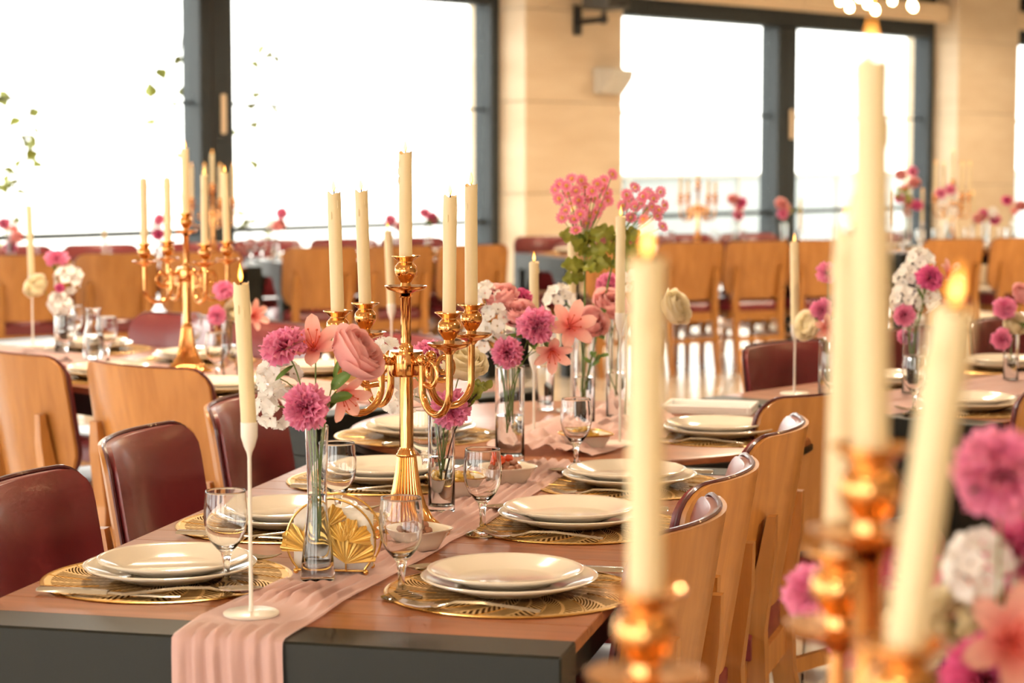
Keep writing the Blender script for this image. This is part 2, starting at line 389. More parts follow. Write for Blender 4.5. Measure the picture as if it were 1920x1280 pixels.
# window wall: stone piers with glazing between them
PERIOD, PW, PD = 6.73, 1.24, .39
PZ = [0, .32, 1.08, 1.84, 2.60, CEIL]
ZH = 2.63
fascia = MB()
k = 0
for a in (-13.335, -6.605, .125, 6.855):
    k += 1
    p = thing('pillar_%d' % k, None, None, W(a, 0, 0), WANG); p['kind'] = 'structure'
    p['label'] = ['travertine pier far along the glazed wall, out of sight', 'travertine pier at the far end of the glazing beside the terrace', 'travertine pier carrying the loudspeaker and emergency lamp',
                  'travertine pier lit by a downlight behind the farthest table'][k - 1]
    MB().box(.01, PW - .01, -PD + .01, .25, 0, CEIL).build('core', 'grout', p, smooth=False)
    for z0, z1 in zip(PZ, PZ[1:]):
        MB().box(0, PW, -PD, .26, z0 + .003, z1 - .003, ch=.004).build('stone_block', 'travertine', p, smooth=False)
wn = 0
for a in (-20.065, -13.335, -6.605, .125, 6.855):
    x0, x1 = a + PW, a + PERIOD
    if x0 > T1: continue
    x1 = min(x1, T1); x0 = max(x0, T0)
    wn += 1
    wd = thing('window_%d' % wn, None, None, W(0, 0, 0), WANG); wd['kind'] = 'structure'
    wd['label'] = ['glazed bay beyond the photo edge', 'glazed bay out of sight beside the terrace', 'wide glazed bay with vine leaves outside its mullion',
                   'wide glazed bay with blind cassettes beside the loudspeaker pier', 'glazed bay at the right edge behind the last pier'][wn - 1]
    xm = a + PW + (x1 - a - PW) * .5 - .1
    if wn == 3: xm = -2.885
    if wn == 4: xm = 4.18
    fm = 'frame_metal'; jw = .10
    MB().box(x0, x0 + jw, -.10, .10, 0, ZH + .16, ch=.006).build('jamb', fm, wd, smooth=False)
    MB().box(x1 - jw, x1, -.10, .10, 0, ZH + .16, ch=.006).build('jamb', fm, wd, smooth=False)
    MB().box(x0 + jw, x1 - jw, -.10, .10, ZH, ZH + .16, ch=.006).build('head_rail', fm, wd, smooth=False)
    MB().box(x0 + jw, x1 - jw, -.08, .08, 0, .10, ch=.006).build('sill_rail', fm, wd, smooth=False)
    mu = MB().box(xm - .155, xm + .155, -.12, .10, .10, ZH, ch=.008).build('mullion', fm, wd, smooth=False)
    MB().box(xm - .05, xm - .035, -.125, -.118, .10, ZH).build('mullion_groove', 'black_plastic', mu, smooth=False)
    MB().box(xm + .02, xm + .06, -.155, -.12, 1.55, 1.84, ch=.01).build('pull_handle', 'blind_cream', mu, smooth=False)
    for (pa, pb) in ((x0 + jw, xm - .155), (xm + .155, x1 - jw)):
        MB().box(pa, pb, -.035, .035, .822, .862, ch=.004).build('lower_rail', fm, wd, smooth=False)
        MB().box(pa, pb, -.02, .02, 1.762, 1.785, ch=.003).build('middle_rail', fm, wd, smooth=False)
        MB().box(pa, pb, -.004, .004, .10, ZH).build('pane', 'window_glass', wd, smooth=False)
        c0, c1 = (x0 + .02, xm + .01) if pa < xm else (xm + .03, x1 - .02)
        cs = MB().box(c0, c1, -.30, -.12, ZH + .17, ZH + .35, ch=.03).build('blind_cassette', 'blind_cream', wd, smooth=False)
        MB().box(c0 + .01, c1 - .01, -.285, -.265, ZH + .145, ZH + .172).build('blind_hem', 'blind_cream', cs, smooth=False)
    fascia.box(x0, x1, -.11, .26, ZH + .16, CEIL, WROT)
struct(fascia.build('wall_back', 'ceiling_dark', smooth=False), 'dark fascia above the window blinds')

# the other three walls, the left and the rear one glazed as well
def opening_wall(name, label, A, B, posts):
    A, B = Vector(A), Vector(B); L = (B - A).length; ang = math.atan2((B - A).y, (B - A).x)
    M = Matrix.Translation(A) @ Matrix.Rotation(ang, 4, 'Z'); mb = MB()
    mb.box(0, L, 0, .3, ZH + .1, CEIL, M); mb.box(0, L, 0, .3, 0, .12, M)
    st = L / posts
    for i in range(posts + 1): mb.box(max(0, i * st - .45), min(L, i * st + .45), 0, .3, .12, ZH + .1, M)
    struct(mb.build(name, 'plaster', smooth=False), label)
opening_wall('wall_left', 'wall of tall window openings out of the picture', W(T0, N1, 0), W(T0, 0, 0), 4)
struct(MB().box(T0 - .3, T1 + .3, -N1 - .3, -N1, 0, CEIL, WROT).build('wall_rear', 'plaster', smooth=False), 'plain warm plaster wall behind the viewer')
struct(MB().box(T1, T1 + .3, -N1, .2, 0, CEIL, WROT).build('wall_right', 'plaster', smooth=False), 'plain warm plaster side wall at the far end')

# ceiling downlights: black ring with a glowing lens
for i, (t, n) in enumerate(LAMPS):
    d = thing('downlight', 'round recessed ceiling downlight with a glowing lens', 'downlight', W(t, n, CEIL), 0, 'recessed downlights across the ceiling')
    MB().lathe([(.21, 0), (.21, -.03), (.185, -.035), (.18, -.012), (.18, 0)], 24).build('ring', 'black_plastic', d)
    MB().lathe([(0, -.02), (.178, -.02)], 24).build('lens', 'downlight_glow', d)

# chandelier of bare bulbs, its lower bulbs in view at the top edge
def chandelier():
    c = thing('chandelier', '', 'chandelier')
    MB().lathe([(0, .60), (.05, .60), (.05, .56), (.012, .55), (.012, .25), (.05, .24), (.06, .20), (.03, .16), (0, .16)], 16).build('canopy_stem', 'black_plastic', c)
    MB().tube([(.30 * math.cos(a), .30 * math.sin(a), .2) for a in [2 * PI * i / 40 for i in range(41)]], .012, 8).build('ring_frame', 'black_plastic', c)
    for i in range(3):
        a = 2 * PI * i / 3
        MB().tube([(.04 * math.cos(a), .04 * math.sin(a), .2), (.30 * math.cos(a), .30 * math.sin(a), .2)], .008, 6).build('spoke', 'black_plastic', c)
    bm = MB().lathe([(0, -.045), (.012, -.042), (.022, -.03), (.024, -.015), (.016, .008), (.010, .018), (0, .018)], 12).mesh('bulb', 'bulb_glow')
    sm = MB().lathe([(.012, .015), (.012, .05), (.004, .055), (.004, .20 + .0)], 8).mesh('bulb_holder', 'gold')
    for i in range(14):
        a = 2 * PI * i / 14 + .2; r = .30 if i % 2 else .2
        z = .02 + .05 * ((i * 5) % 3)
        o = link('bulb', bm, c, (r * math.cos(a), r * math.sin(a), z)); link('bulb_holder', sm, o)
    return c
for lab, (x, y) in (('bare-bulb chandelier hanging in front of the last window bay', (atY(1655, 8, 13).x, 13)),
                    ('bare-bulb chandelier hanging over the foreground table', (1.2, .6)), ('bare-bulb chandelier hanging over the long table behind the camera', (-.9, 1.3)),
                    ('bare-bulb chandelier hanging above the left window table', (-3.4, 6.4)), ('bare-bulb chandelier hanging above the right dining tables', (3.6, 6.6))):
    z = atY(1655, 14, 13).z if 'last window' in lab else 2.55
    ch = stamp('chandelier', chandelier, lab, (x, y, z))
    RODS = globals().setdefault('RODS', []); RODS.append((ch, CEIL - z))
for ch, h in RODS:      # each hangs from its own length of rod
    MB().lathe([(.006, .6), (.006, h - .02), (.06, h - .02), (.06, h)], 10).build('suspension_rod', 'black_plastic', ch)

# loudspeaker on its wall bracket, and the emergency lamp, both on the pier
px0 = .125
sp = thing('loudspeaker', 'dark loudspeaker on a swivel bracket high on the stone pier', 'speaker', W(.75, PD + .004, 2.60), WANG)
MB().box(-.13, .17, -.46, -.16, .0, .46, ch=.02).build('cabinet', 'speaker_grey', sp, smooth=False)
MB().lathe([(0, .0), (.05, .004), (.085, -.012), (.115, .010), (.125, .008), (.125, -.01)], 24, Matrix.Translation((.02, -.462, .14)) @ Matrix.Rotation(PI / 2, 4, 'X')).build('woofer', 'black_plastic', sp)
MB().box(-.045, .045, -.03, 0, -.20, .05, ch=.006).build('wall_plate', 'black_plastic', sp, smooth=False)
MB().tube([(0, -.02, -.09), (.0, -.15, -.085), (.0, -.30, -.08)], .026, 10).ball((0, -.30, -.08), .042).tube([(0, -.30, -.08), (0, -.31, .01)], .02, 8).build('bracket_arm', 'black_plastic', sp)
em = thing('emergency_lamp', 'boxy grey emergency lamp mounted on the stone pier', 'wall lamp', W(px0 + .98, PD, 2.02), WANG)
MB().box(-.14, .22, -.06, 0, -.10, .12, ch=.01).build('back_box', 'lamp_grey', em, smooth=False)
MB().add([(-.12, -.06, -.10), (.20, -.06, -.10), (.20, -.06, .11), (-.12, -.06, .11), (-.10, -.18, .02), (.18, -.18, .02), (.18, -.20, .10), (-.10, -.20, .10)],
         [(0, 1, 5, 4), (4, 5, 6, 7), (7, 6, 2, 3), (0, 4, 7, 3), (1, 2, 6, 5)]).build('diffuser', 'lamp_grey', em, smooth=False)

# terrace outside
struct(MB().box(T0 - 6, T1 + 25, .3, 40, -.25, -.05, WROT).build('terrace', 'terrace_stone', smooth=False), 'bright paved terrace outside the windows')
bal = thing('balustrade', 'pale frosted balustrade along the terrace outside the right windows', 'balustrade', W(0, 0, 0), WANG)
for i in range(7):
    x = 4.5 + i * 2.2
    MB().box(x, x + 2.16, 4.0, 4.03, .02, 1.12).build('panel', 'balustrade_glass', bal, smooth=False)
    MB().box(x - .03, x + .01, 3.97, 4.06, -.05, 1.14).build('post', 'lamp_grey', bal, smooth=False)
MB().box(4.45, 19.8, 3.96, 4.07, 1.12, 1.17, ch=.01).build('handrail', 'lamp_grey', bal, smooth=False)
vr = random.Random(3)
leafv = MB().grid(lambda u, v: ((u - .5) * .07 * math.sin(PI * min(1, v * 1.05) ** .8) * 1.2, v * .09, .012 * math.sin(PI * v) + abs(u - .5) * .03), 2, 4).mesh('leaf', 'leaf_olive')
for vi, (xs, lab) in enumerate(((-2.72, 'thin leafy vine outside the glass, left of the wide mullion'), (-2.02, 'fuller leafy vine outside the glass, right of the wide mullion'), (-4.15, 'sparse vine outside at the left edge of the picture'))):
    v = thing('climbing_vine', lab, 'vine', W(xs, -.55 + 0, -.05), WANG, 'vines climbing outside the left bay')
    pts = [(.10 * math.sin(z * 3 + vi), .05 * math.cos(z * 2.3), z) for z in [i * .15 for i in range(17)]]
    MB().tube(pts, .006, 6).build('vine_stem', 'branch_dark', v)
    for i in range(34 if vi else 22):
        z = vr.uniform(.5, 2.4 if vi != 2 else 1.9); a = vr.uniform(0, 2 * PI); rr = vr.uniform(.03, .28)
        o = link('leaf', leafv, v, (.10 * math.sin(z * 3 + vi) + rr * math.cos(a), rr * math.sin(a) * .5, z))
        o.rotation_euler = (vr.uniform(-1.5, 1.5), vr.uniform(-1, 1), a); o.scale = (vr.uniform(.8, 1.5),) * 3

# ------------------------------------------------------------------ furniture
def rect_table(label, corner, yaw, wid, length, cat='table', pl=.0945, group=None):
    """corner = near left corner; local x across, local y along the table"""
    t = thing('dining_table', label, cat, (corner[0], corner[1], 0), yaw, group)
    EF = .095; H = .75
    for y0, y1, s in ((0, EF, 1), (length - EF, length, -1)):
        e = MB().box(0, wid, y0, y1, H - .10, H, ch=.003).build('end_beam', 'steel', t, smooth=False)
        ya, yb = (y0, y1)
        for x0, x1 in ((0, .10), (wid - .10, wid)):
            MB().add([(x0, ya, 0), (x1, ya, 0), (x1, yb, 0), (x0, yb, 0), (x0, ya, H - .10), (x1, ya, H - .10), (x1, yb, H - .10), (x0, yb, H - .10)],
                     [(3, 2, 1, 0), (4, 5, 6, 7), (0, 1, 5, 4), (1, 2, 6, 5), (2, 3, 7, 6), (3, 0, 4, 7)]).build('leg', 'steel', t, smooth=False)
        g = .20
        for x0, sg in ((.10, 1), (wid - .10, -1)):      # triangular gusset between leg and beam
            MB().add([(x0, ya + .02, H - .10), (x0 + sg * g, ya + .02, H - .10), (x0, ya + .02, H - .10 - g), (x0, yb - .02, H - .10), (x0 + sg * g, yb - .02, H - .10), (x0, yb - .02, H - .10 - g)],
                     [(0, 1, 2), (3, 5, 4), (1, 4, 5, 2), (0, 2, 5, 3), (0, 3, 4, 1)]).build('gusset', 'steel', e, smooth=False)
    for x0 in (.03, wid - .08):
        MB().box(x0, x0 + .05, EF, length - EF, H - .085, H - .019).build('side_rail', 'steel', t, smooth=False)
    n = round((length - 2 * EF) / pl); pw = (length - 2 * EF) / n
    key = ('plank', round(wid, 3), round(pw, 4))
    if key not in PROTO: PROTO[key] = MB().box(0, wid - .003, .0006, pw - .0006, -.018, 0, ch=.0008).mesh('plank', 'table_wood', False)
    for i in range(n): link('plank', PROTO[key], t, (.0015, EF + i * pw, H - .0008))
    return t

def panel(width, zb, zt, rt, rb, y0, curve, lean, out=0.0, puff=0.0):
    def fn(u, v):
        z = zb + (zt - zb) * v
        hw = width / 2
        if zt - z < rt: d = rt - (zt - z); hw -= rt - math.sqrt(max(0, rt * rt - d * d))
        if z - zb < rb: d = rb - (z - zb); hw -= (rb - math.sqrt(max(0, rb * rb - d * d)))
        a = 2 * u - 1; x = a * hw
        bul = puff * (1 - abs(a) ** 6) * (1 - abs(2 * v - 1) ** 6)
        return (x, y0 + out + bul + curve * x * x - lean * (z - zb), z)
    return fn
def vs_(n):      # denser rows near the rounded ends
    return n
def make_chair():
    c = thing('dining_chair', '', 'chair')
    Wd, zb, zt, rt, rb = .47, .475, .845, .055, .115
    y0, cu, le = -.235, 1.22, .16
    big = lambda o, p=0.0, w=Wd, a=zb, b_=zt: panel(w, a, b_, rt, rb, y0, cu, le, o, p)
    def warp(f): return lambda u, v: f(u, .5 - .5 * math.cos(PI * v))
    MB().shell(warp(big(.011)), warp(big(0.0)), 14, 18).build('backrest_shell', 'chair_wood', c, ang=50)
    MB().shell(warp(big(.026, .016, Wd - .006, zb + .004, zt - .002)), warp(big(.0112, 0, Wd - .006, zb + .004, zt - .002)), 14, 18).build('back_cushion', 'leather', c, ang=65)
    f = warp(big(.0115, 0, Wd + .002, zb + .001, zt + .001)); per = [f(0, i / 24) for i in range(25)] + [f(i / 14, 1) for i in range(1, 14)] + [f(1, 1 - i / 24) for i in range(25)]
    MB().tube(per, .0042, 6).build('piping', 'leather_piping', c)
    for sx in (-1, 1):
        x0 = sx * .165
        prof = [(0, -.285, .017, .018), (.30, -.226, .021, .024), (.45, -.220, .022, .024), (.60, y0 - .024 + cu * x0 * x0 - le * (.60 - zb), .019, .016), (.685, y0 - .019 + cu * x0 * x0 - le * (.685 - zb), .014, .009)]
        m = MB(); vs = []; fs = []
        for z, y, hx, hy in prof: vs += [(x0 - hx, y - hy, z), (x0 + hx, y - hy, z), (x0 + hx, y + hy, z), (x0 - hx, y + hy, z)]
        n = len(prof)
        for i in range(n - 1):
            for k_ in range(4): fs.append((i * 4 + k_, i * 4 + (k_ + 1) % 4, i * 4 + 4 + (k_ + 1) % 4, i * 4 + 4 + k_))
        fs += [(3, 2, 1, 0), (n * 4 - 4, n * 4 - 3, n * 4 - 2, n * 4 - 1)]
        m.add(vs, fs).build('leg', 'chair_wood', c, smooth=False)
        m = MB(); vs = []; fs = []
        for z, h in ((0, .014), (.40, .021)): vs += [(sx * .185 - h, .19 - h, z), (sx * .185 + h, .19 - h, z), (sx * .185 + h, .19 + h, z), (sx * .185 - h, .19 + h, z)]
        for k_ in range(4): fs.append((k_, (k_ + 1) % 4, 4 + (k_ + 1) % 4, 4 + k_))
        m.add(vs, fs + [(3, 2, 1, 0), (4, 5, 6, 7)]).build('leg', 'chair_wood', c, smooth=False)
        MB().box(sx * .185 - .010, sx * .185 + .010, -.21, .17, .345, .395).build('side_rail', 'chair_wood', c, smooth=False)
        MB().box(sx * .178 - .008, sx * .178 + .008, -.25, .18, .205, .235).build('side_stretcher', 'chair_wood', c, smooth=False)
    MB().box(-.15, .15, -.232, -.205, .335, .395).build('rear_rail', 'chair_wood', c, smooth=False)
    MB().box(-.17, .17, .18, .20, .345, .395).build('front_rail', 'chair_wood', c, smooth=False)
    MB().box(-.15, .15, -.262, -.245, .20, .235).build('rear_stretcher', 'chair_wood', c, smooth=False)
    def seat(h):
        def fn(u, v):
            a, b_ = 2 * u - 1, 2 * v - 1
            x = .225 * a; y = .005 + .225 * b_
            if b_ < 0: x *= 1 - .10 * (-b_)
            return (x, y, h)
        return fn
    def top(u, v):
        p = seat(0)(u, v); a, b_ = abs(2 * u - 1), abs(2 * v - 1)
        return (p[0], p[1], .462 + .016 * (1 - a ** 4) * (1 - b_ ** 4) - .020 * max(0, a - .92) / .08 * .6 - .020 * max(0, b_ - .92) / .08 * .6)
    MB().shell(top, lambda u, v: (seat(0)(u, v)[0], seat(0)(u, v)[1], .396), 14, 14).build('seat_cushion', 'leather', c, ang=60)
    return c
def chair(label, pos, face, group=None):
    """pos = middle of the backrest on the floor plan; face = direction the sitter looks"""
    f = Vector((face[0], face[1], 0)).normalized(); rz = math.atan2(-f.x, f.y)
    p = Vector((pos[0], pos[1], 0)) + f * .235
    return stamp('chair', make_chair, label, p, rz, group)

# main long table
TU = Vector((math.sin(math.radians(13.5)), math.cos(math.radians(13.5)), 0)); TR = Vector((TU.y, -TU.x, 0))
FR = Vector((.064, 2.689, 0)); TW, TL = .886, 1.70; FL = FR - TR * TW
YAWM = math.radians(-13.5)
def T(wd, s, z=.75): return FL + TR * wd + TU * s + Vector((0, 0, z))
rect_table('long plank dining table with dark steel ends and pink runner', FL, YAWM, TW, TL)
gR = 'chairs along the wooden-backed side of the long table'; gL = 'leather-fronted chairs along the long table'
for s, off, lab in ((.585, .070, 'wooden-backed chair nearest the foreground candle, right side of the long table'),
                    (1.06, .064, 'wooden-backed middle chair, right side of the long table'), (1.69, .092, 'wooden-backed last chair, right side of the long table')):
    chair(lab, T(TW + off, s), -TR + TU * .06, gR)
for s, off, lab in ((.62, .19, 'maroon leather chair at the lower left corner of the picture'), (1.25, .24, 'maroon leather chair behind the left wine glass, with glossy highlights'),
                    (1.83, .255, 'maroon leather chair behind the slim white candle stand')):
    chair(lab, T(-off, s), TR + TU * .05, gL)

# round table behind it
RC = Vector((.165, 5.01, 0)); RR = .555
rt = thing('round_table', 'round wooden table behind the long table, crumpled pink cloth on it', 'table', RC)
MB().lathe([(0, .75), (RR - .012, .75), (RR - .003, .747), (RR, .740), (RR, .724), (RR - .006, .716), (0, .716)], 72).build('table_top', 'table_wood', rt, ang=30)
MB().lathe([(RR + .001, .7345), (RR + .004, .732), (RR + .004, .720), (RR + .001, .7175)], 72).build('rim_band', 'steel', rt)
MB().lathe([(0, .716), (.20, .716), (.20, .70), (.05, .69), (.045, .06), (.06, .045), (.27, .02), (.28, .0), (0, 0)], 32).build('pedestal', 'steel', rt)
chair('wooden-backed chair drawn up to the round table, behind the right-hand row', (.74, 4.93), (-.72, .69))

# table by the left, chairs with their backs to us
e2 = Vector((.70, .714, 0)).normalized(); d2 = Vector((-e2.y, e2.x, 0)); K2 = Vector((-.50, 5.19, 0))
T2L, T2W = 2.5, .88
def T2(along, across, z=.75): return K2 + d2 * along + e2 * across + Vector((0, 0, z))
rect_table('plank table on the left with its own candelabra and flowers', K2, math.atan2(d2.y, d2.x) - PI / 2, T2W, T2L)
g2 = 'chairs round the left plank table'
chair('wooden-backed chair at the left plank table, nearer the long table', T2(.60, -.075), e2 + d2 * .12, g2)
chair('wooden-backed chair at the left plank table, cut by the picture edge', T2(1.16, -.10), e2 - d2 * .10, g2)
for a, lab in ((.80, 'maroon leather chair across the left plank table, behind the gold candelabra'), (1.37, 'maroon leather chair across the left plank table, behind the pink carnations'),
               (1.93, 'maroon leather chair across the left plank table, behind its candelabra')):
    chair(lab, T2(a, T2W + .15), -e2, g2)

# table on the right
e3 = Vector((.68, .733, 0)).normalized(); f3 = Vector((e3.y, -e3.x, 0)); K3 = Vector((.505, 5.617, 0)); T3L, T3W = 2.3, .86
def T3(along, across, z=.75): return K3 + e3 * along + f3 * across + Vector((0, 0, z))
rect_table('plank table on the right behind the foreground candles', K3, math.atan2(e3.y, e3.x) - PI / 2, T3W, T3L)
g3 = 'chairs round the right plank table'
chair('maroon leather chair behind the slim candle stand on the right', T3(.62, -.17), f3, g3)
chair('maroon leather chair behind the white and magenta bouquet on the right', T3(1.25, -.17), f3, g3)
chair('maroon leather chair at the right edge behind the small vase', T3(1.86, -.17), f3, g3)
chair('wooden-backed chair at the right edge of the picture, near the big pink bloom', T3(.28, T3W + .09), -f3, g3)
chair('wooden-backed chair of the right table, past the picture edge', T3(.95, T3W + .09), -f3, g3)

# foreground table below the frame
rect_table('dining table under the blurred foreground candelabra', (-.12, .55), math.radians(-6), .88, 1.55)

# far tables before the windows
FARF = Vector((math.sin(math.radians(-22)), math.cos(math.radians(-22)), 0)); FARR = Vector((FARF.y, -FARF.x, 0))
FAR = {}
def far_table(key, label, p0, length):
    """p0 = near left corner; length runs along FARR"""
    FAR[key] = Vector((p0[0], p0[1], 0))
    rect_table(label, Vector((p0[0], p0[1], 0)) + FARF * .88, math.atan2(FARR.y, FARR.x) - PI / 2, .88, length, group='plank tables before the windows', pl=.19)
def FT(key, along, across, z=.75): return FAR[key] + FARR * along + FARF * across + Vector((0, 0, z))
def on(px, d): return ((px - 960) / F * d, d)
far_table('A', 'plank table before the left window bay, near the left edge', Vector(on(-40, 11.70)), 1.62)
far_table('B', 'plank table before the window bay, behind the gold candelabra', Vector(on(528, 12.66)), 1.42)
far_table('C', 'plank table before the right window bay, behind the row of wooden chairs', Vector(on(1062, 13.2)), 2.1)
far_table('D', 'plank table in front of the last stone pier', Vector(on(1690, 13.9)), 2.0)
for key, al, lab in (('A', .26, 'first wooden chair from the left edge, far window row'), ('A', .75, 'second wooden chair from the left edge, far window row'), ('A', 1.24, 'wooden chair behind the left candelabra, far window row'),
                     ('B', .22, 'wooden chair right of the left candelabra, far window row'), ('B', .71, 'wooden chair behind the four gold-held candles, far window row'), ('B', 1.20, 'wooden chair behind the right candles of the gold candelabra, far window row'),
                     ('C', .34, 'wooden chair behind the tall daisies, far window row'), ('C', .83, 'wooden chair just right of the tall foreground candle, far window row'), ('C', 1.31, 'middle wooden chair of the three on the open floor, far window row'), ('C', 1.79, 'wooden chair behind the slim candle on the right, far window row'),
                     ('D', .35, 'wooden chair behind the right foreground flame, far row'), ('D', .88, 'last wooden chair before the right edge, far row')):
    chair(lab, FT(key, al, -.10, 0), FARF, 'wooden chairs in the far window row')
for key, al, lab in (('A', .35, 'first maroon chair from the left under the window rail'), ('A', .88, 'second maroon chair from the left under the window rail'), ('A', 1.45, 'third maroon chair from the left under the window rail'),
                     ('B', .20, 'maroon chair under the window rail, left of the gold candles'), ('B', .72, 'maroon chair under the window rail, behind the gold candles'), ('B', 1.20, 'maroon chair under the window rail, right of the gold candles'),
                     ('C', .30, 'maroon chair against the stone pier foot'), ('C', .9, 'maroon chair below the terrace rail, left'), ('C', 1.35, 'maroon chair below the terrace rail, middle'), ('C', 1.85, 'maroon chair below the terrace rail, by the mullion'),
                     ('D', .45, 'maroon chair before the last stone pier')):
    chair(lab, FT(key, al, 1.06, 0), -FARF, 'maroon chairs on the window side of the far tables')

# ------------------------------------------------------------------ candelabra, candles, stands
def cup_profile(z):    # candle cup: pan, ball and flared lip, z = underside of the pan
    return [(.0075, z - .012), (.012, z - .006), (.030, z), (.0355, z + .004), (.0365, z + .0065), (.0345, z + .007), (.018, z + .003), (.0095, z + .006), (.0085, z + .012),
            (.013, z + .018), (.0185, z + .027), (.0195, z + .033), (.0180, z + .040), (.0125, z + .046), (.0128, z + .048), (.0200, z + .054), (.0245, z + .0565), (.0245, z + .058), (.0195, z + .056), (.0120, z + .050), (0, z + .048)]
def arm_radius(): return .134
def make_candelabra():
    c = thing('candelabra', '', 'candelabra')
    MB().lathe([(0, 0), (.074, 0), (.0745, .003), (.070, .006), (.056, .014), (.042, .028), (.031, .050), (.0235, .078), (.0185, .110), (.0160, .134)], 112, flute=(28, .13, 3, 9)).build('base', 'gold', c, ang=60)
    MB().lathe([(.0155, .132), (.0178, .134), (.0178, .138), (.0150, .140), (.0150, .143), (.0118, .145), (.0112, .150), (.0112, .275)], 24, flute=(12, .12, 6, 7)).build('lower_stem', 'gold', c, ang=60)
    MB().lathe([(0, .272), (.028, .272), (.030, .276), (.030, .310), (.0285, .3145), (0, .3145)], 36).build('hub', 'gold', c)
    MB().lathe([(.0125, .314), (.0125, .322), (.0090, .325), (.0085, .330), (.0085, .405), (.0115, .408)], 24, flute=(12, .12, 3, 4)).build('upper_stem', 'gold', c, ang=60)
    MB().lathe(cup_profile(.419), 28).build('candle_cup', 'gold', c)
    armm = None
    R = arm_radius(); ri = .050; rm = (R - ri) / 2; xc = (R + ri) / 2; zb = .256
    path = [(ri, 0, .300), (ri, 0, .28), (ri, 0, zb)] + [(xc - rm * math.cos(a), 0, zb - rm * math.sin(a)) for a in [PI * i / 14 for i in range(1, 14)]] + [(R, 0, zb), (R, 0, .29), (R, 0, .326)]
    m_arm = MB().tube(path, .0063, 12)
    m_arm.ball((ri, 0, .302), .0105).ball((ri - .014, 0, .299), .0075)
    m_arm.tube([(.028, 0, .296), (ri, 0, .300)], .006, 10)
    m_arm = m_arm.mesh('arm', 'gold')
    m_cup = MB().lathe(cup_profile(.331), 28, Matrix.Translation((R, 0, 0))).mesh('candle_cup', 'gold')
    sp = []
    for i in range(30):                                    # flat scroll curling out of the inner leg
        f = i / 29; a = -PI * .62 + f * PI * 2.2; r = .024 * (1 - f * .62)
        sp.append((ri + .026 + r * math.cos(a), 0, .283 + r * math.sin(a)))
    m_sc = MB().tube([(ri, 0, .262)] + sp, .0052, 8, flat=(0, 1, 0)).mesh('scroll', 'gold')
    for k_ in range(4):
        o = link('arm', m_arm, c, (0, 0, 0), k_ * PI / 2); link('candle_cup', m_cup, o); link('scroll', m_sc, o)
    return c
def make_candle(h, r, seed, lit, flame):
    g = random.Random(seed)
    def mk():
        c = thing('candle', '', 'candle')
        seg = 20; prof = []
        m = MB(); vs = []; fs = []
        ph = g.uniform(0, 6)
        lev = [0, h * .3, h * .55, h * .8, h - .018, h - .006, h]
        for li, z in enumerate(lev):
            for i in range(seg):
                a = 2 * PI * i / seg
                rr = r * (1 + (.02 if li > 3 else 0) * math.sin(3 * a + ph) + (.035 if li in (3, 4) else 0) * math.sin(2 * a + ph * 2))
                zz = z + (.0022 * math.sin(2 * a + ph) + .0014 * math.sin(5 * a + ph) if li >= 5 else 0)
                vs.append((rr * math.cos(a), rr * math.sin(a), zz))
        top = len(vs)
        for i in range(seg):
            a = 2 * PI * i / seg; vs.append((r * .72 * math.cos(a), r * .72 * math.sin(a), h - .0035))
        n = len(lev)
        for k_ in range(n):
            for i in range(seg): j = (i + 1) % seg; fs.append((k_ * seg + i, k_ * seg + j, k_ * seg + seg + j, k_ * seg + seg + i))
        fs.append(tuple(range(seg - 1, -1, -1))); fs.append(tuple(top + i for i in range(seg)))
        m.add(vs, fs)
        for d_ in range(3):       # dried drips
            a = g.uniform(0, 6.28); z = h - g.uniform(.012, .05)
            m.ball((r * 1.0 * math.cos(a), r * 1.0 * math.sin(a), z), (.0016, .0016, .007), 6, 5)
        m.build('wax', 'wax', c)
        MB().tube([(0, 0, h - .005), (.0005, 0, h + .003), (.0022, 0, h + .009)], [.0011, .001, .0008], 6).build('wick', 'wick', c)
        if lit:
            s = flame
            fo = MB().lathe([(0, h + .001 * s), (.0022 * s, h + .003 * s), (.0042 * s, h + .008 * s), (.0046 * s, h + .012 * s), (.0036 * s, h + .018 * s), (.0018 * s, h + .025 * s), (0, h + .032 * s)], 12).build('flame', 'flame', c)
            MB().lathe([(0, h + .004 * s), (.0014 * s, h + .005 * s), (.0028 * s, h + .009 * s), (.0030 * s, h + .012 * s), (.0022 * s, h + .017 * s), (0, h + .024 * s)], 10).build('flame_core', 'flame_core', fo)
        return c
    return mk
def candle(label, base, h, r=.0112, tilt=(0, 0), lit=True, group=None, flame=.8):
    key = ('candle', round(h, 3), round(r, 4), lit, flame)
    n_ = sum(1 for q in PROTO if isinstance(q, tuple) and q[0] == 'candle')
    return stamp(key, make_candle(h, r, 11 + n_, lit, flame), label, base, rnd.uniform(0, 6) if False else 0.0, group, tilt)
def candelabra_set(label, pos, rot, hs, hc, names, where, tilts=None, lit=None, group=None):
    stamp('candelabra', make_candelabra, label, pos, rot, group)
    P = Vector(pos); tl = tilts or {}; lt = lit or {}
    candle('ivory taper in the top cup of the ' + where, P + Vector((0, 0, .419 + .049)), hc, tilt=tl.get('c', (0, 0)), group='candles of the ' + where, lit=lt.get('c', True))
    for k_ in range(4):
        a = rot + k_ * PI / 2
        candle('ivory taper in the %s cup of the %s' % (names[k_], where), P + Vector((.134 * math.cos(a), .134 * math.sin(a), .331 + .049)), hs[k_], tilt=tl.get(k_, (0, 0)), group='candles of the ' + where, lit=lt.get(k_, True))
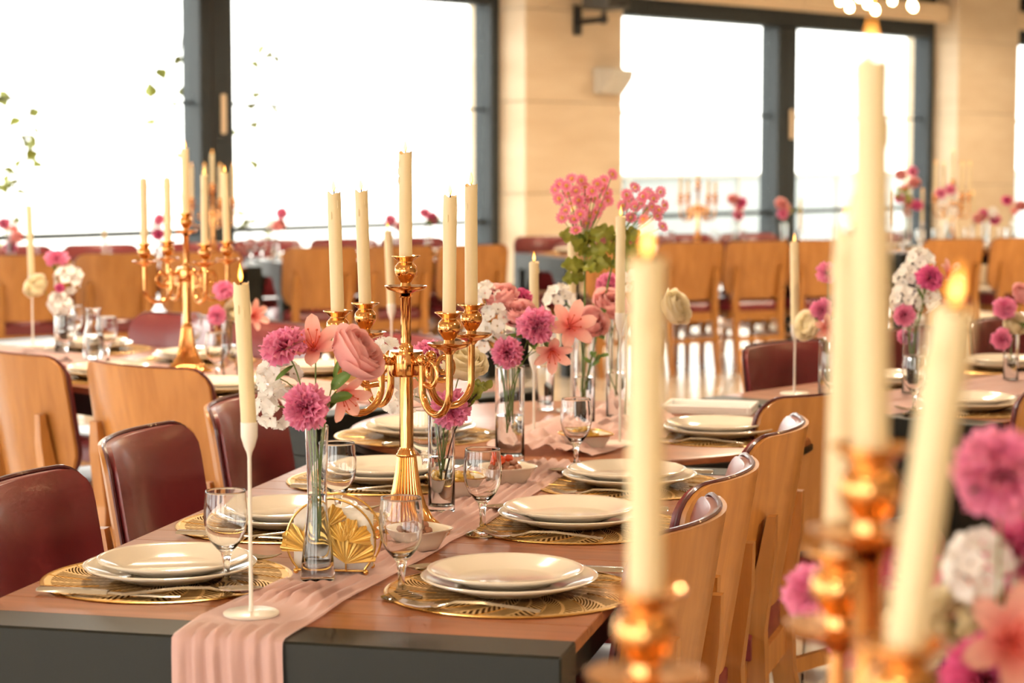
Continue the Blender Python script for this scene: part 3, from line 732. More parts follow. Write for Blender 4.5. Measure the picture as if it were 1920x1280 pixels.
def make_stand(h, base_r):
    def mk():
        s = thing('candle_stand', '', 'candle stand')
        MB().lathe([(0, 0), (base_r, 0), (base_r, .003), (base_r - .002, .0045), (.004, .005), (.0034, .009), (0, .009)], 36).build('base_plate', 'white_enamel', s)
        MB().lathe([(.0032, .004), (.0030, .05), (.0027, h - .05), (.0035, h - .044)], 12).build('rod', 'white_enamel', s)
        MB().lathe([(.0033, h - .046), (.0042, h - .042), (.0078, h - .034), (.0118, h - .020), (.0122, h), (.0112, h + .001), (.0112, h - .008), (0, h - .012)], 20).build('cup', 'white_enamel', s)
        return s
    return mk
def stand(label, clabel, pos, h, ch, r=.0110, tilt=(0, 0), lit=True, base_r=.0395, group='slim white candle stands', flame=.8):
    stamp(('stand', round(h, 3), base_r), make_stand(h, base_r), label, pos, 0, group)
    candle(clabel, Vector(pos) + Vector((0, 0, h - .011)), ch, r, tilt, lit, 'tapers on slim white stands', flame)

# ------------------------------------------------------------------ tableware
def make_glass():
    g = thing('wine_glass', '', 'glass')
    out = [(0, .0), (.026, .0), (.0305, .0015), (.031, .003), (.024, .0055), (.012, .010), (.0062, .016), (.0048, .024), (.0052, .036), (.0062, .046), (.0085, .056), (.0150, .063), (.0240, .074), (.0302, .088), (.0330, .104), (.0328, .120), (.0312, .136), (.0302, .1470), (.0300, .1493)]
    inn = [(.0296, .1500), (.0291, .1500), (.0288, .1493), (.0289, .1470), (.0299, .136), (.0315, .120), (.0317, .104), (.0289, .088), (.0227, .0755), (.0138, .0655), (.006, .0625), (0, .062)]
    MB().lathe(out + inn, 40).build('bowl_and_stem', 'glass', g, ang=75)
    return g
def glass(label, pos, group='wine glasses', rot=0): return stamp('glass', make_glass, label, pos, rot, group)
def make_plate(r, kind):
    def mk():
        k = r / .133
        prof = [(0, .0055), (.078, .0055), (.086, .0070), (.100, .0120), (.124, .0200), (.1305, .0225), (.1330, .0215), (.1322, .0195), (.122, .0150), (.100, .0075), (.086, .0020), (.080, .0), (.074, .0008), (0, .0018)]
        return tag(MB().lathe([(a * k, z) for a, z in prof], 64).build('dinner_plate' if kind else 'side_plate', 'porcelain', ang=50), None, 'plate')
    return mk
def make_mat():
    m = MB(); rs = [0, .05, .10, .14, .176, .186, .1905]; prof = [(r, .0012 if r < .186 else .0022) for r in rs] + [(.1925, .0014), (.1925, .0002), (.186, .0002), (.1855, .0010)]
    p = thing('placemat', '', 'placemat')
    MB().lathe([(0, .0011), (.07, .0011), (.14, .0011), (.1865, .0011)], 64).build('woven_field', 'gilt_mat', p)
    MB().lathe([(.1855, .0002), (.1925, .0002), (.1932, .0012), (.1905, .0023), (.1865, .0020), (.1855, .0008)], 72).build('rim_wire', 'brass_wire', p)
    # raised leaf veins
    v = MB()
    for i in range(14):
        a = -PI + (i) * PI / 7
        v.tube([(r * math.cos(a - r * 9 * PI / 7 + .0), r * math.sin(a - r * 9 * PI / 7), .0013) for r in (.115, .13, .145, .16, .175, .186)], .0009, 5)
    v.build('veins', 'brass_wire', p)
    return p
def flatware(kind):
    def mk():
        m = MB()
        def strip(pts):   # pts: (x, halfwidth, z, thickness)
            vs = []; fs = []
            for x, hw, z, th in pts: vs += [(x, -hw, z), (x, -hw * .6, z + th), (x, hw * .6, z + th), (x, hw, z), (x, 0, z - th * .3)]
            n = len(pts)
            for i in range(n - 1):
                for k_ in range(5): fs.append((i * 5 + k_, i * 5 + 5 + k_, i * 5 + 5 + (k_ + 1) % 5, i * 5 + (k_ + 1) % 5))
            fs.append((0, 1, 2, 3, 4)); fs.append(tuple(n * 5 - 5 + k_ for k_ in (4, 3, 2, 1, 0)))
            m.add(vs, fs)
        if kind == 'fork':
            strip([(-.105, .004, .003, .002), (-.10, .0075, .003, .0025), (-.07, .0062, .006, .0025), (-.02, .0034, .010, .003), (.02, .0028, .009, .003), (.035, .006, .005, .002), (.046, .0115, .003, .0018), (.056, .012, .0035, .0016)])
            for k_ in range(4):
                y = (k_ - 1.5) * .0066
                m.tube([(.054, y, .0042), (.075, y, .0030), (.093, y * .95, .0060), (.103, y * .9, .0095)], [.0022, .0018, .0014, .0006], 6)
        elif kind == 'spoon':
            strip([(-.10, .004, .003, .002), (-.095, .0075, .003, .0025), (-.06, .006, .006, .0025), (-.01, .0034, .010, .003), (.03, .0030, .009, .003), (.046, .005, .006, .002)])
            def bowl(o):
                def fn(u, v):
                    a = 2 * u - 1; x = .042 + .066 * v; hw = .021 * math.sin(PI * min(1, .06 + v * .94)) ** .55 * (1 - .18 * v)
                    d = (1 - a * a) * math.sin(PI * v) ** .7
                    return (x, a * hw, .0085 - .0075 * d + o)
                return fn
            m.shell(bowl(.0012), bowl(0), 8, 12)
        else:
            strip([(-.115, .006, .002, .004), (-.112, .0085, .002, .006), (-.04, .0085, .002, .006), (-.002, .0065, .002, .005)])
            strip([(-.002, .0065, .003, .002), (.02, .0095, .003, .0012), (.08, .0100, .003, .001), (.105, .0065, .003, .001), (.112, .002, .003, .001)])
        return tag(m.build({'fork': 'fork', 'spoon': 'spoon', 'knife': 'table_knife'}[kind], 'steel_cutlery', ang=50), None, kind)
    return mk
def setting(where, c, outw, plates=True, cut=True, mat=True, glass_at=None, group=None, far=False, swap=False, top=.0):
    """one place setting: c = middle of the plate, outw = direction towards the sitter"""
    o = Vector((outw[0], outw[1], 0)).normalized(); l = Vector((0, 0, 1)).cross(-o); c = Vector((c[0], c[1], .75 + top))
    rz = math.atan2(-o.y, -o.x)
    g = group or 'place settings'
    z = .0028 if mat else 0.0
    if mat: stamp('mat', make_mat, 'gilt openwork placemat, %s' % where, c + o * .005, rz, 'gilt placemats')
    if plates:
        stamp('plate', make_plate(.133, 1), 'large cream plate, %s' % where, c + Vector((0, 0, z)), rz, 'large cream plates')
        stamp('splate', make_plate(.1175, 0), 'small cream plate, %s' % where, c + Vector((0, 0, z + .0062 + .004)) - o * .006, rz, 'small cream plates')
    if cut:
        zz = Vector((0, 0, z + .0008))
        stamp('fork', flatware('fork'), 'steel fork, %s' % where, c + l * .160 - o * .02 + zz, rz + rnd.uniform(-.06, .06), 'forks')
        stamp('knife', flatware('knife'), 'steel knife, %s' % where, c - l * .158 + o * .03 + zz, rz + rnd.uniform(-.04, .04), 'knives')
        stamp('spoon', flatware('spoon'), 'steel spoon, %s' % where, c - l * (.125 if not swap else .130) - o * .085 + zz, rz + (.45 if not swap else .35), 'spoons')
    if glass_at: glass('clear wine glass, %s' % where, (glass_at[0], glass_at[1], .75))

# vases -----------------------------------------------------------------
def vase_profile(kind):
    if kind == 'bottle':
        out = [(0, 0), (.0255, 0), (.0268, .002), (.0262, .010), (.0240, .035), (.0200, .075), (.0165, .105), (.0150, .125), (.0152, .150), (.0165, .190), (.0180, .2340), (.0182, .2372)]
        inn = [(.0179, .2385), (.0175, .2385), (.0172, .2372), (.0170, .2340), (.0155, .190), (.0141, .150), (.0138, .125), (.0150, .105), (.0182, .075), (.0218, .040), (.0200, .028), (0, .026)]
        return out, inn, .132, [(0, .0265), (.0199, .0285), (.0215, .040), (.0179, .075), (.0147, .105), (.0135, .125), (.0137, .132), (0, .132)]
    r, h, wl, fl = {'cyl': (.0245, .192, .10, .010), 'wide': (.0310, .205, .10, .014), 'tall': (.0260, .26, .12, .012), 'small': (.022, .155, .075, .01), 'flare': (.026, .24, .11, .02)}[kind]
    k = 1.18 if kind == 'flare' else 1.0; kb = .80 if kind == 'flare' else 1.0
    rad = lambda z: r * (kb + (k - kb) * z / h) if kind == 'flare' else r
    out = [(0, 0), (rad(0) - .001, 0), (rad(0), .0015), (rad(.004), .004), (rad(.02), .02), (rad(h * .5), h * .5), (rad(h), h - .004), (rad(h), h - .0008)]
    inn = [(rad(h) - .0006, h), (rad(h) - .0014, h), (rad(h) - .002, h - .0008), (rad(h) - .002, h - .004), (rad(h * .5) - .002, h * .5), (rad(fl) - .0022, fl + .002), (rad(fl) - .004, fl), (0, fl)]
    wt = [(0, fl + .0004), (rad(fl) - .0044, fl + .0004), (rad(fl) - .0026, fl + .0026), (rad(wl) - .0024, wl), (0, wl)]
    return out, inn, wl, wt
def make_vase(kind):
    def mk():
        v = thing('glass_vase', '', 'vase'); out, inn, wl, wt = vase_profile(kind)
        MB().lathe(out + inn, 40).build('vessel', 'glass', v, ang=60)
        MB().lathe(wt, 32).build('water', 'water', v, ang=60)
        return v
    return mk
def vase(label, pos, kind, tilt=None): return stamp(('vase', kind), make_vase(kind), label, Vector((pos[0], pos[1], .75 if len(pos) < 3 else pos[2])), 0, 'flower vases', tilt)

# bowls -----------------------------------------------------------------
def make_bowl(gilt):
    def mk():
        b = thing('snack_bowl', '', 'bowl'); seg = 48
        def ringv(r, z):
            out = []
            for i in range(seg):
                a = 2 * PI * i / seg; n = 3.4
                k = (abs(math.cos(a)) ** n + abs(math.sin(a)) ** n) ** (-1 / n); out.append((r * k * math.cos(a), r * k * math.sin(a), z))
            return out
        prof = [(.030, 0), (.034, .001), (.040, .012), (.050, .030), (.0545, .0335), (.0550, .0350), (.0535, .0352), (.0480, .0315), (.038, .014), (.032, .0045), (.001, .004)]
        vs = []; fs = []
        for r, z in prof: vs += ringv(r, z)
        n = len(prof)
        for k_ in range(n - 1):
            for i in range(seg): j = (i + 1) % seg; fs.append((k_ * seg + i, k_ * seg + j, k_ * seg + seg + j, k_ * seg + seg + i))
        fs.append(tuple(range(seg - 1, -1, -1))); fs.append(tuple((n - 1) * seg + i for i in range(seg)))
        MB().add(vs, fs).build('body', 'porcelain', b, ang=50)
        if gilt: MB().tube([Vector(p) + Vector((0, 0, .0008)) for p in ringv(.0546, .0345)] + [Vector(ringv(.0546, .0345)[0]) + Vector((0, 0, .0008))], .0022, 6).build('gilt_rim', 'brass_wire', b)
        return b
    return mk
def nut_mesh(seed):
    g = random.Random(seed); m = MB().ball((0, 0, 0), (.0095, .0072, .0065), 9, 7)
    m.v = [tuple(Vector(p) * (1 + .22 * noise.noise(Vector(p) * 160 + Vector((seed, 0, 0))))) for p in m.v]; return m
def bowl(label, pos, rot, gilt, fill):
    """fill: list of (kind, label)"""
    stamp(('bowl', gilt), make_bowl(gilt), label, pos, rot, 'snack bowls'); g = random.Random(len(label))
    n = len(fill)
    for i, (kind, lab) in enumerate(fill):
        lay = 0 if i < n * .6 else 1
        a = i * 2.4; r = (.030 if lay == 0 else .016) * math.sqrt(((i % 7) + .6) / 7)
        p = Vector(pos) + Vector((r * math.cos(a), r * math.sin(a), .0235 + .35 * r + lay * .011))
        key = (kind, i % 3 if kind != 'tomato' else 0)
        if kind == 'tomato': mk = lambda: tag(MB().lathe([(0, -.0088), (.006, -.0075), (.0105, 0), (.0085, .0075), (.003, .0098), (0, .0088)], 14).build('cherry_tomato', 'tomato_red'), None, 'tomato')
        elif kind == 'nut': mk = lambda s=i: tag(nut_mesh(s).build('nut', 'nut_brown'), None, 'nut')
        else: mk = lambda s=i: tag(nut_mesh(s + 40).build('cracker', 'snack_gold'), None, 'snack')
        if kind == 'tomato': p.z += .006
        stamp(key, mk, lab, p, a * 1.7, kind + ' pieces: ' + label[:40], (g.uniform(-.5, .5), g.uniform(-.5, .5)))

# ------------------------------------------------------------------ flowers
def petal(L, Wd, shape, t0, t1, cup=0.0, ruf=0.0, k=3, ph=0.0, nu=4, nv=5, r0=.002, fold=0.0):
    """grid function of one petal leaving the axis; t0..t1 = elevation angle along it"""
    def prof(v):
        if shape == 'point': return (max(1e-4, v) ** .65) * (max(0, 1 - v) ** .5) * 1.9
        if shape == 'round': return min(1, (max(1e-4, v) ** .6) * 1.15) * math.sqrt(max(0, 1 - max(0, (v - .62) / .385) ** 2))
        if shape == 'fan': return .12 + .88 * v ** .9
        return math.sin(PI * v)
    def fn(u, v):
        a = 2 * u - 1; r = r0; z = 0.0; n = 8
        for i in range(n):
            if i / n >= v - 1e-9: break
            st = min(1 / n, v - i / n); th = t0 + (t1 - t0) * (i / n); r += L * st * math.cos(th); z += L * st * math.sin(th)
        th = t0 + (t1 - t0) * v
        w_ = Wd * .5 * prof(v) * a
        off = cup * Wd * a * a * (.3 + .7 * v) - fold * (1 - abs(a)) * Wd * .2
        off += ruf * math.sin(k * a * PI + ph) * v ** 2
        jag = ruf * .28 * math.sin(k * 2.6 * a * PI + ph * 1.7) * (v > .95)
        return (r - off * math.sin(th) + jag * math.cos(th), w_, z + off * math.cos(th) + jag * math.sin(th))
    return fn
def ringp(m, n, fnmaker, az0=0.0, nu=4, nv=5, M=None):
    for i in range(n):
        R_ = Matrix.Rotation(az0 + 2 * PI * i / n, 4, 'Z'); m.grid(fnmaker(i), nu, nv, (M @ R_) if M is not None else R_)
def bloom_mesh(kind, var):
    g = random.Random(hash((kind, var)) % 1000 if False else len(kind) * 13 + var * 7); m = MB()
    base = kind.split('_')[0]
    if base == 'carnation':
        for li, (n, L, t0, t1) in enumerate(((4, .021, 1.50, 1.40), (6, .025, 1.35, 1.15), (7, .029, 1.15, .80), (8, .032, .90, .40), (8, .034, .60, .0), (7, .035, .30, -.45), (6, .033, .05, -.9))):
            ringp(m, n, lambda i: petal(L * g.uniform(.85, 1.10), .036, 'fan', t0 + g.uniform(-.16, .16), t1 + g.uniform(-.30, .30), 0, .0052, g.choice((2, 2.5, 3, 3.5)), g.uniform(0, 6), 12, 6), g.uniform(0, 6), 12, 6)
    elif base == 'rose':
        for li, (n, R_, H, wdt, fl_) in enumerate(((2, .005, .047, 1.9, -.001), (2, .0085, .048, 1.9, -.001), (3, .012, .049, 1.40, -.0005), (3, .016, .0495, 1.35, 0), (4, .0205, .049, 1.15, .001), (4, .0245, .048, 1.12, .002), (5, .0290, .045, 1.0, .004), (5, .0330, .040, .95, .007))):
            a0 = g.uniform(0, 6)
            for i in range(n):
                az = a0 + 2 * PI * i / n; hh = H * g.uniform(.94, 1.06); tw = g.uniform(-.12, .12); rr_ = R_ * g.uniform(.95, 1.06)
                def fn(u, v, az=az, hh=hh, tw=tw, rr_=rr_, fl_=fl_, wdt=wdt):
                    a = 2 * u - 1; prof = math.sin(min(1, v * 1.25) * PI / 2) ** .75
                    top_ = 1 - .30 * abs(a) ** 2.4; vv = v * top_
                    r = .004 + rr_ * prof + fl_ * max(0, v - .62) ** 1.3 * 3.2 * (1 - .5 * a * a) - .0022 * a * (1 if tw > 0 else -1) * v
                    th = az + a * wdt * (.35 + .65 * min(1, v * 1.6)) + tw * v
                    z = hh * vv - fl_ * max(0, v - .80) * 1.6 - .016
                    return (r * math.cos(th), r * math.sin(th), z + .0012 * math.sin(3 * a + az) * v)
                m.grid(fn, 10, 9)
    elif base == 'blossom':
        cen = [(0, 0, .022)] + [(.020 * math.cos(a), .020 * math.sin(a), .010 + .006 * g.random()) for a in [2 * PI * i / 6 + .3 for i in range(6)]] + [(.026 * math.cos(a), .026 * math.sin(a), -.012) for a in [2 * PI * i / 5 for i in range(5)]]
        for c in cen:
            q = Matrix.Translation(c) @ zto(Vector(c) + Vector((0, 0, .012)) + Vector((g.uniform(-.01, .01), g.uniform(-.01, .01), 0))).to_matrix().to_4x4()
            ringp(m, 5, lambda i: petal(.0145, .0155, 'round', .55, .05, .15, .0012, 2, g.uniform(0, 6), 5, 4, .0015), g.uniform(0, 6), 5, 4, q)
    elif base == 'daisy':
        ringp(m, 12, lambda i: petal(.0118, .0058, 'point', .25 + g.uniform(-.1, .1), .15 + g.uniform(-.2, .2), 0, 0, 2, 0, 2, 3, .0035), 0, 2, 3)
    return m
def bloom(kind, var):
    key = ('bloom', kind, var)
    if key not in PROTO: PROTO[key] = bloom_mesh(kind, var).mesh('bloom', kind, True, 0)
    return PROTO[key]
def leaf_mesh(kind):
    key = ('leaf', kind)
    if key not in PROTO:
        L, Wd, mt = {'slim': (.055, .013, 'leaf_green'), 'broad': (.048, .026, 'leaf_green'), 'olive': (.062, .046, 'leaf_olive'), 'round': (.020, .018, 'leaf_olive')}[kind]
        def fn(u, v):
            a = 2 * u - 1; pr = (max(1e-4, v) ** .6) * (max(0, 1 - v) ** .55) * 1.75 if kind != 'round' else math.sin(PI * min(1, .08 + .92 * v)) ** .6
            se = .62 + .55 * abs(math.sin(v * 10.5)) if kind == 'olive' else 1
            return (v * L, a * Wd * .5 * pr * se, .25 * Wd * abs(a) * pr + .10 * L * math.sin(PI * v))
        PROTO[key] = MB().grid(fn, 4, 20 if kind == 'olive' else 7).mesh('leaf', mt, True, 0)
    return PROTO[key]
def leafq(d, n=(.12, -1.0, .55)):
    x = Vector(d).normalized(); z = Vector(n); z = (z - x * z.dot(x)); z = z.normalized() if z.length > 1e-3 else x.orthogonal().normalized()
    y = z.cross(x); return Matrix((x, y, z)).transposed().to_quaternion()
def bez(p0, p1, p2, n): return [p0 * (1 - t) ** 2 + p1 * 2 * t * (1 - t) + p2 * t * t for t in [i / n for i in range(n + 1)]]
NICE = {'carnation_pink': 'carnation', 'carnation_magenta': 'carnation', 'rose_pink': 'rose', 'rose_cream': 'rose', 'blossom_white': 'white_blossom', 'lily_peach': 'lily'}
def lily_petal():
    if ('lp',) not in PROTO:
        PROTO[('lp',)] = MB().grid(petal(.046, .024, 'point', .95, .05, .10, .001, 1, 0, 6, 9, .003, .25), 6, 9).mesh('petal', 'lily_peach', True, 0)
        m = MB()
        for i in range(6):
            a = i * PI / 3 + .3; m.tube([(.001, 0, 0), (.008 * math.cos(a), .008 * math.sin(a), .020), (.012 * math.cos(a), .012 * math.sin(a), .030)], .0006, 5); m.ball((.012 * math.cos(a), .012 * math.sin(a), .031), .0017, 6, 5)
        PROTO[('ls',)] = m.mesh('stamens', 'tomato_red')
        PROTO[('lc',)] = MB().lathe([(0, -.012), (.003, -.010), (.005, 0), (.0035, .004), (0, .004)], 10).mesh('bloom', 'lily_peach')
    return PROTO[('lp',)], PROTO[('ls',)], PROTO[('lc',)]
FN = [0]
def flower(kind, label, root, head, face, scale=1.0, leaves=(), bend=None, group=None, stem='stem_green', sr=.0016):
    root, head = Vector(root), Vector(head); FN[0] += 1
    f = thing(NICE[kind], label, 'flower', root, 0, group); h = head - root; fc = Vector(face).normalized()
    mid = Vector((h.x * .25, h.y * .25, h.z * .62)) if bend is None else Vector(bend)
    end = h - fc * .008 * scale
    pts = bez(Vector((0, 0, 0)), mid, end, 12)
    MB().tube(pts, sr, 6).build('stem', stem, f)
    q = zto(fc) @ Quaternion((0, 0, 1), (FN[0] * 1.37) % 6.28)
    if kind == 'lily_peach':
        lp, ls, lc = lily_petal(); b_ = link('bloom', lc, f, h)
        for i in range(6):
            o = link('petal', lp, b_); o.rotation_euler = (0, 0, i * PI / 3); o.scale = (1, 1, 1.0 if i % 2 else .8)
        link('stamens', ls, b_)
    else: b_ = link('bloom', bloom(kind, FN[0] % 2), f, h)
    b_.rotation_mode = 'QUATERNION'; b_.rotation_quaternion = q; b_.scale = (scale,) * 3
    if kind.startswith(('carnation', 'rose')):
        key = ('calyx', kind[:4])
        if key not in PROTO:
            m = MB(); rr = .0055 if kind[0] == 'c' else .009
            m.lathe([(0, -.020), (.003, -.018), (rr, -.006), (rr * 1.15, .003), (rr * .8, .003)], 12)
            for i in range(5): m.grid(petal(.020, .008, 'point', .9 if kind[0] == 'c' else .1, .3 if kind[0] == 'c' else .6, 0, 0, 1, 0, 2, 4, rr * .8), 2, 4, Matrix.Rotation(i * 2 * PI / 5, 4, 'Z') @ Matrix.Translation((0, 0, -.008)))
            PROTO[key] = m.mesh('calyx', 'leaf_green')
        link('calyx', PROTO[key], b_)
    for (t, kind_l, dr, sc_) in leaves:
        p = pts[int(t * 12)]; o = link('leaf', leaf_mesh(kind_l), f, p); d = Vector(dr).normalized()
        o.rotation_mode = 'QUATERNION'; o.rotation_quaternion = leafq(d); o.scale = (sc_,) * 3
    return f
def daisy_spray(label, root, hub, heads, leaves):
    root, hub = Vector(root), Vector(hub); f = thing('daisy_spray', label, 'flower', root, 0, 'tall daisy sprays')
    h = hub - root; pts = bez(Vector((0, 0, 0)), h * .5 + Vector((.004, 0, .02)), h, 12); MB().tube(pts, .0026, 7).build('main_stem', 'stem_green', f)
    if ('eye',) not in PROTO: PROTO[('eye',)] = MB().ball((0, 0, .001), (.0042, .0042, .0026), 10, 6).mesh('flower_eye', 'daisy_eye')
    for i, hd in enumerate(heads):
        e = Vector(hd) - root; fc = Vector(((e - h).x * 6, -1.0 + .5 * math.sin(i * 1.9), .15 + .5 * math.sin(i * 2.7))).normalized()
        o = link('floret', bloom('daisy_pink', i % 2), f, e); o.rotation_mode = 'QUATERNION'; o.rotation_quaternion = zto(fc) @ Quaternion((0, 0, 1), i * 1.1); o.scale = (1.16,) * 3
        link('flower_eye', PROTO[('eye',)], o)
        st = MB().tube(bez(Vector((0, 0, 0)), (h - e) * .4 - Vector((0, 0, .012)), h - e, 6), .0009, 5).build('stalk', 'stem_green', f, e)
    for (t, dr, s_) in leaves:
        p = pts[int(t * 12)]; o = link('leaf', leaf_mesh('olive'), f, p); o.rotation_mode = 'QUATERNION'; o.rotation_quaternion = leafq(dr, (.3 * math.sin(t * 40), -1, .3)); o.scale = (s_,) * 3
    return f
def leaf_sprig(label, root, tip, n, kind, size, spread=.02, stem='stem_green', group='leafy sprigs'):
    root, tip = Vector(root), Vector(tip); g = random.Random(n * 7 + len(label)); f = thing('leafy_sprig', label, 'leaves', root, 0, group); h = tip - root
    pts = bez(Vector((0, 0, 0)), Vector((h.x * .2, h.y * .2, h.z * .7)), h, 16); MB().tube(pts, .0014, 6).build('stem', stem, f)
    for i in range(n):
        p = pts[16 - int((i / n) * 6.5)]; a = i * 2.4; d = Vector((math.cos(a), math.sin(a), .5 + g.uniform(-.4, .4)))
        o = link('leaf', leaf_mesh(kind), f, p + d * spread * .12); o.rotation_mode = 'QUATERNION'; o.rotation_quaternion = leafq(d, (math.cos(a * 1.7), -.9, .5)); o.scale = (size * g.uniform(.8, 1.2),) * 3
    return f

# ------------------------------------------------------------------ cloth runners
def runner(label, Tf, borders, drape, seed, m, nf=5, amp=.010, wild=0.0, gap=.0016, n=110, nu=44):
    """borders: list of (s, left, right) on the table top; Tf(w, s, z) -> point; drape = hanging length over the near end"""
    bl = [(s, a) for s, a, b_ in borders]; br = [(s, b_) for s, a, b_ in borders]; s0, s1 = borders[0][0], borders[-1][0]
    def fn(u, v):
        a = -drape + (s1 - s0 + drape) * v + s0 if drape else s0 + (s1 - s0) * v
        l, r = poly(bl, max(a, s0)), poly(br, max(a, s0))
        q = Vector((u * 3.0, a * 3.2, seed)); dr = noise.noise(q * .8) * .8
        ph = 2 * PI * nf * u + 4.2 * dr + a * 2.0 + 2.3 * math.sin(4.2 * u + seed * 1.7)
        f = .5 + .5 * math.sin(ph); f = f * f * (3 - 2 * f)
        f2 = .5 + .5 * math.sin(ph * 2.3 + 4 * noise.noise(Vector((u * 2, a * 5, seed + 9))))
        hgt = amp * (.75 * f + .25 * f2) * (.25 + .75 * math.sin(PI * min(1, max(0, u))) ** .5)
        if wild:
            w2 = noise.noise(Vector((u * 5.5, a * 16, seed + 3))) * .5 + .5; w3 = abs(noise.noise(Vector((u * 9 + 4, a * 22, seed)))) * 1.6
            hgt += wild * (w2 * .7 + w3 * .6) * (.15 + .85 * math.sin(PI * u) ** .6)
        pw = Tf(l + (r - l) * u, max(a, s0), 0)
        for fx, fy, fr_ in FEET:
            hgt *= .04 + .96 * ease((math.hypot(pw.x - fx, pw.y - fy) - fr_) / .035) if abs(pw.x - fx) < .2 and abs(pw.y - fy) < .2 else 1
        wob = .006 * noise.noise(Vector((a * 6, u * 2, seed + 20))) + wild * .5 * noise.noise(Vector((a * 8, u, seed + 31)))
        x = l + (r - l) * u + wob
        if drape and a < s0:
            d = s0 - a; k = min(1, d / .03)
            return Tf(x + .25 * (u - .5) * .02 * d / .1, s0 - .0035 - hgt * .9 * k - (1 - (1 - k) ** 2) * .003, .75 + gap + hgt * (1 - k) - max(0, d - .004))
        return Tf(x, a, .75 + gap + hgt)
    o = MB().grid(fn, nu, n).build('table_runner', m, ang=0)
    return tag(o, label, 'table runner')
FEET = [(*at(x, y).xy, r) for x, y, r in ((471, 1151, .075), (596, 1087, .028), (763, 999, .076), (828, 958, .026), (956, 866, .033), (950, 905, .040), (778, 1028, .040), (855, 928, .040), (1098, 842, .045), (1001, 826, .042), (1162, 832, .042), (1095, 800, .028), (1156, 790, .028), (1022, 768, .03), (1072, 770, .042))]
FEET += [(*at(627 + dx, 1070).xy, .045) for dx in (-45, 0, 45)]
def loc(p): q = p - FL; return q.dot(TR), q.dot(TU)
Lb = [loc(at(*p))[::-1] for p in ((400, 1140), (520, 1092), (640, 1040), (770, 975), (860, 925), (935, 880), (960, 862))]
Rb = [loc(at(*p))[::-1] for p in ((640, 1135), (720, 1090), (860, 1012), (950, 962), (1015, 920), (1075, 880), (1100, 868))]
w0l, w0r = loc(at(326, 1190))[0], loc(at(536, 1200))[0]
bd = [(.0, w0l, w0r)] + [(s, poly(Lb, s), poly(Rb, s)) for s in (.12, .25, .4, .6, .8, 1.0, 1.2, 1.4, 1.55, 1.69)]
runner('gathered pale pink chiffon runner down the long table and over its end', lambda w_, s, z: T(w_, s, z), bd, .30, 2.0, 'pink_chiffon', nf=6, amp=.0115, n=170, nu=66)
bd2 = [(s, l, r) for s, l, r in ((.0, -.15, .09), (.12, -.17, .13), (.28, -.17, .19), (.45, -.14, .22), (.62, -.10, .20), (.80, -.04, .14), (.92, .0, .08))]
def Trd(w_, s, z): p = Vector((.085, 4.52, 0)) + Vector((.20, .98, 0)) * s + Vector((.98, -.20, 0)) * w_; return Vector((p.x, p.y, z))
runner('crumpled heap of pale pink chiffon on the round table', Trd, bd2, 0, 5.0, 'pink_chiffon_heap', nf=4, amp=.012, wild=.030, n=90, nu=60)
runner('pale pink runner along the left plank table', lambda w_, s, z: T2(s, w_, z), [(.0, .30, .58), (.6, .33, .58), (1.4, .30, .55), (2.46, .33, .56)], .16, 8.0, 'pink_chiffon', nf=4, amp=.008)
runner('pale pink runner along the right plank table', lambda w_, s, z: T3(s, w_, z), [(.02, .28, .58), (.9, .30, .60), (1.6, .3, .55), (2.28, .32, .58)], 0, 11.0, 'pink_chiffon', nf=4, amp=.008)

# ------------------------------------------------------------------ place settings on the long table
O = lambda x, y: at(x, y, .774)
def P(x, y, z=.75): return at(x, y, z)
CL = Vector((0, 0, .0024))      # thickness of the cloth under things that stand on the runner
setting('near right seat of the long table', O(955, 1077), TR, glass_at=P(753, 1121))
setting('middle right seat of the long table', O(1075, 958), TR, glass_at=P(905, 1003))
setting('far right seat of the long table', O(1180, 886), TR, glass_at=P(1080, 882))
setting('near left seat of the long table', O(319, 1054), -TR, glass_at=P(425, 1104), swap=True)
setting('middle left seat of the long table', O(540, 957), -TR, glass_at=P(634, 988), swap=True)
setting('far left seat of the long table', O(722, 878), -TR, glass_at=P(797, 906), swap=True)
setting('left side of the round table', O(786, 797), (-.85, -.35), glass_at=None)
setting('right side of the round table', O(1349, 798), (.9, -.25), glass_at=None)

# gold candelabra of the long table and the blurred one in front
candelabra_set('tall five-armed gold candelabra standing on the long table', P(763, 999, .7526), math.radians(35), (.215, .205, .205, .20), .183, ('far right', 'far left', 'near left', 'near right'), 'gold candelabra on the long table',
               tilts={1: (.0, -.03), 2: (0, -.025), 3: (0, .01)})
candelabra_set('blurred five-armed gold candelabra close in the foreground', (.2145, 1.25, .75), math.radians(-1.5), (.20, .222, .208, .19), .2375, ('right', 'rear', 'left', 'front'), 'foreground gold candelabra',
               tilts={3: (0, .125), 1: (0, .02), 'c': (0, -.012)})
candelabra_set('five-armed gold candelabra on the left plank table', T2(1.115, .46), math.radians(33), (.215, .20, .20, .21), .20, ('far right', 'far left', 'near left', 'near right'), 'gold candelabra on the left plank table',
               tilts={0: (0, -.02)}, lit={1: False, 2: False})

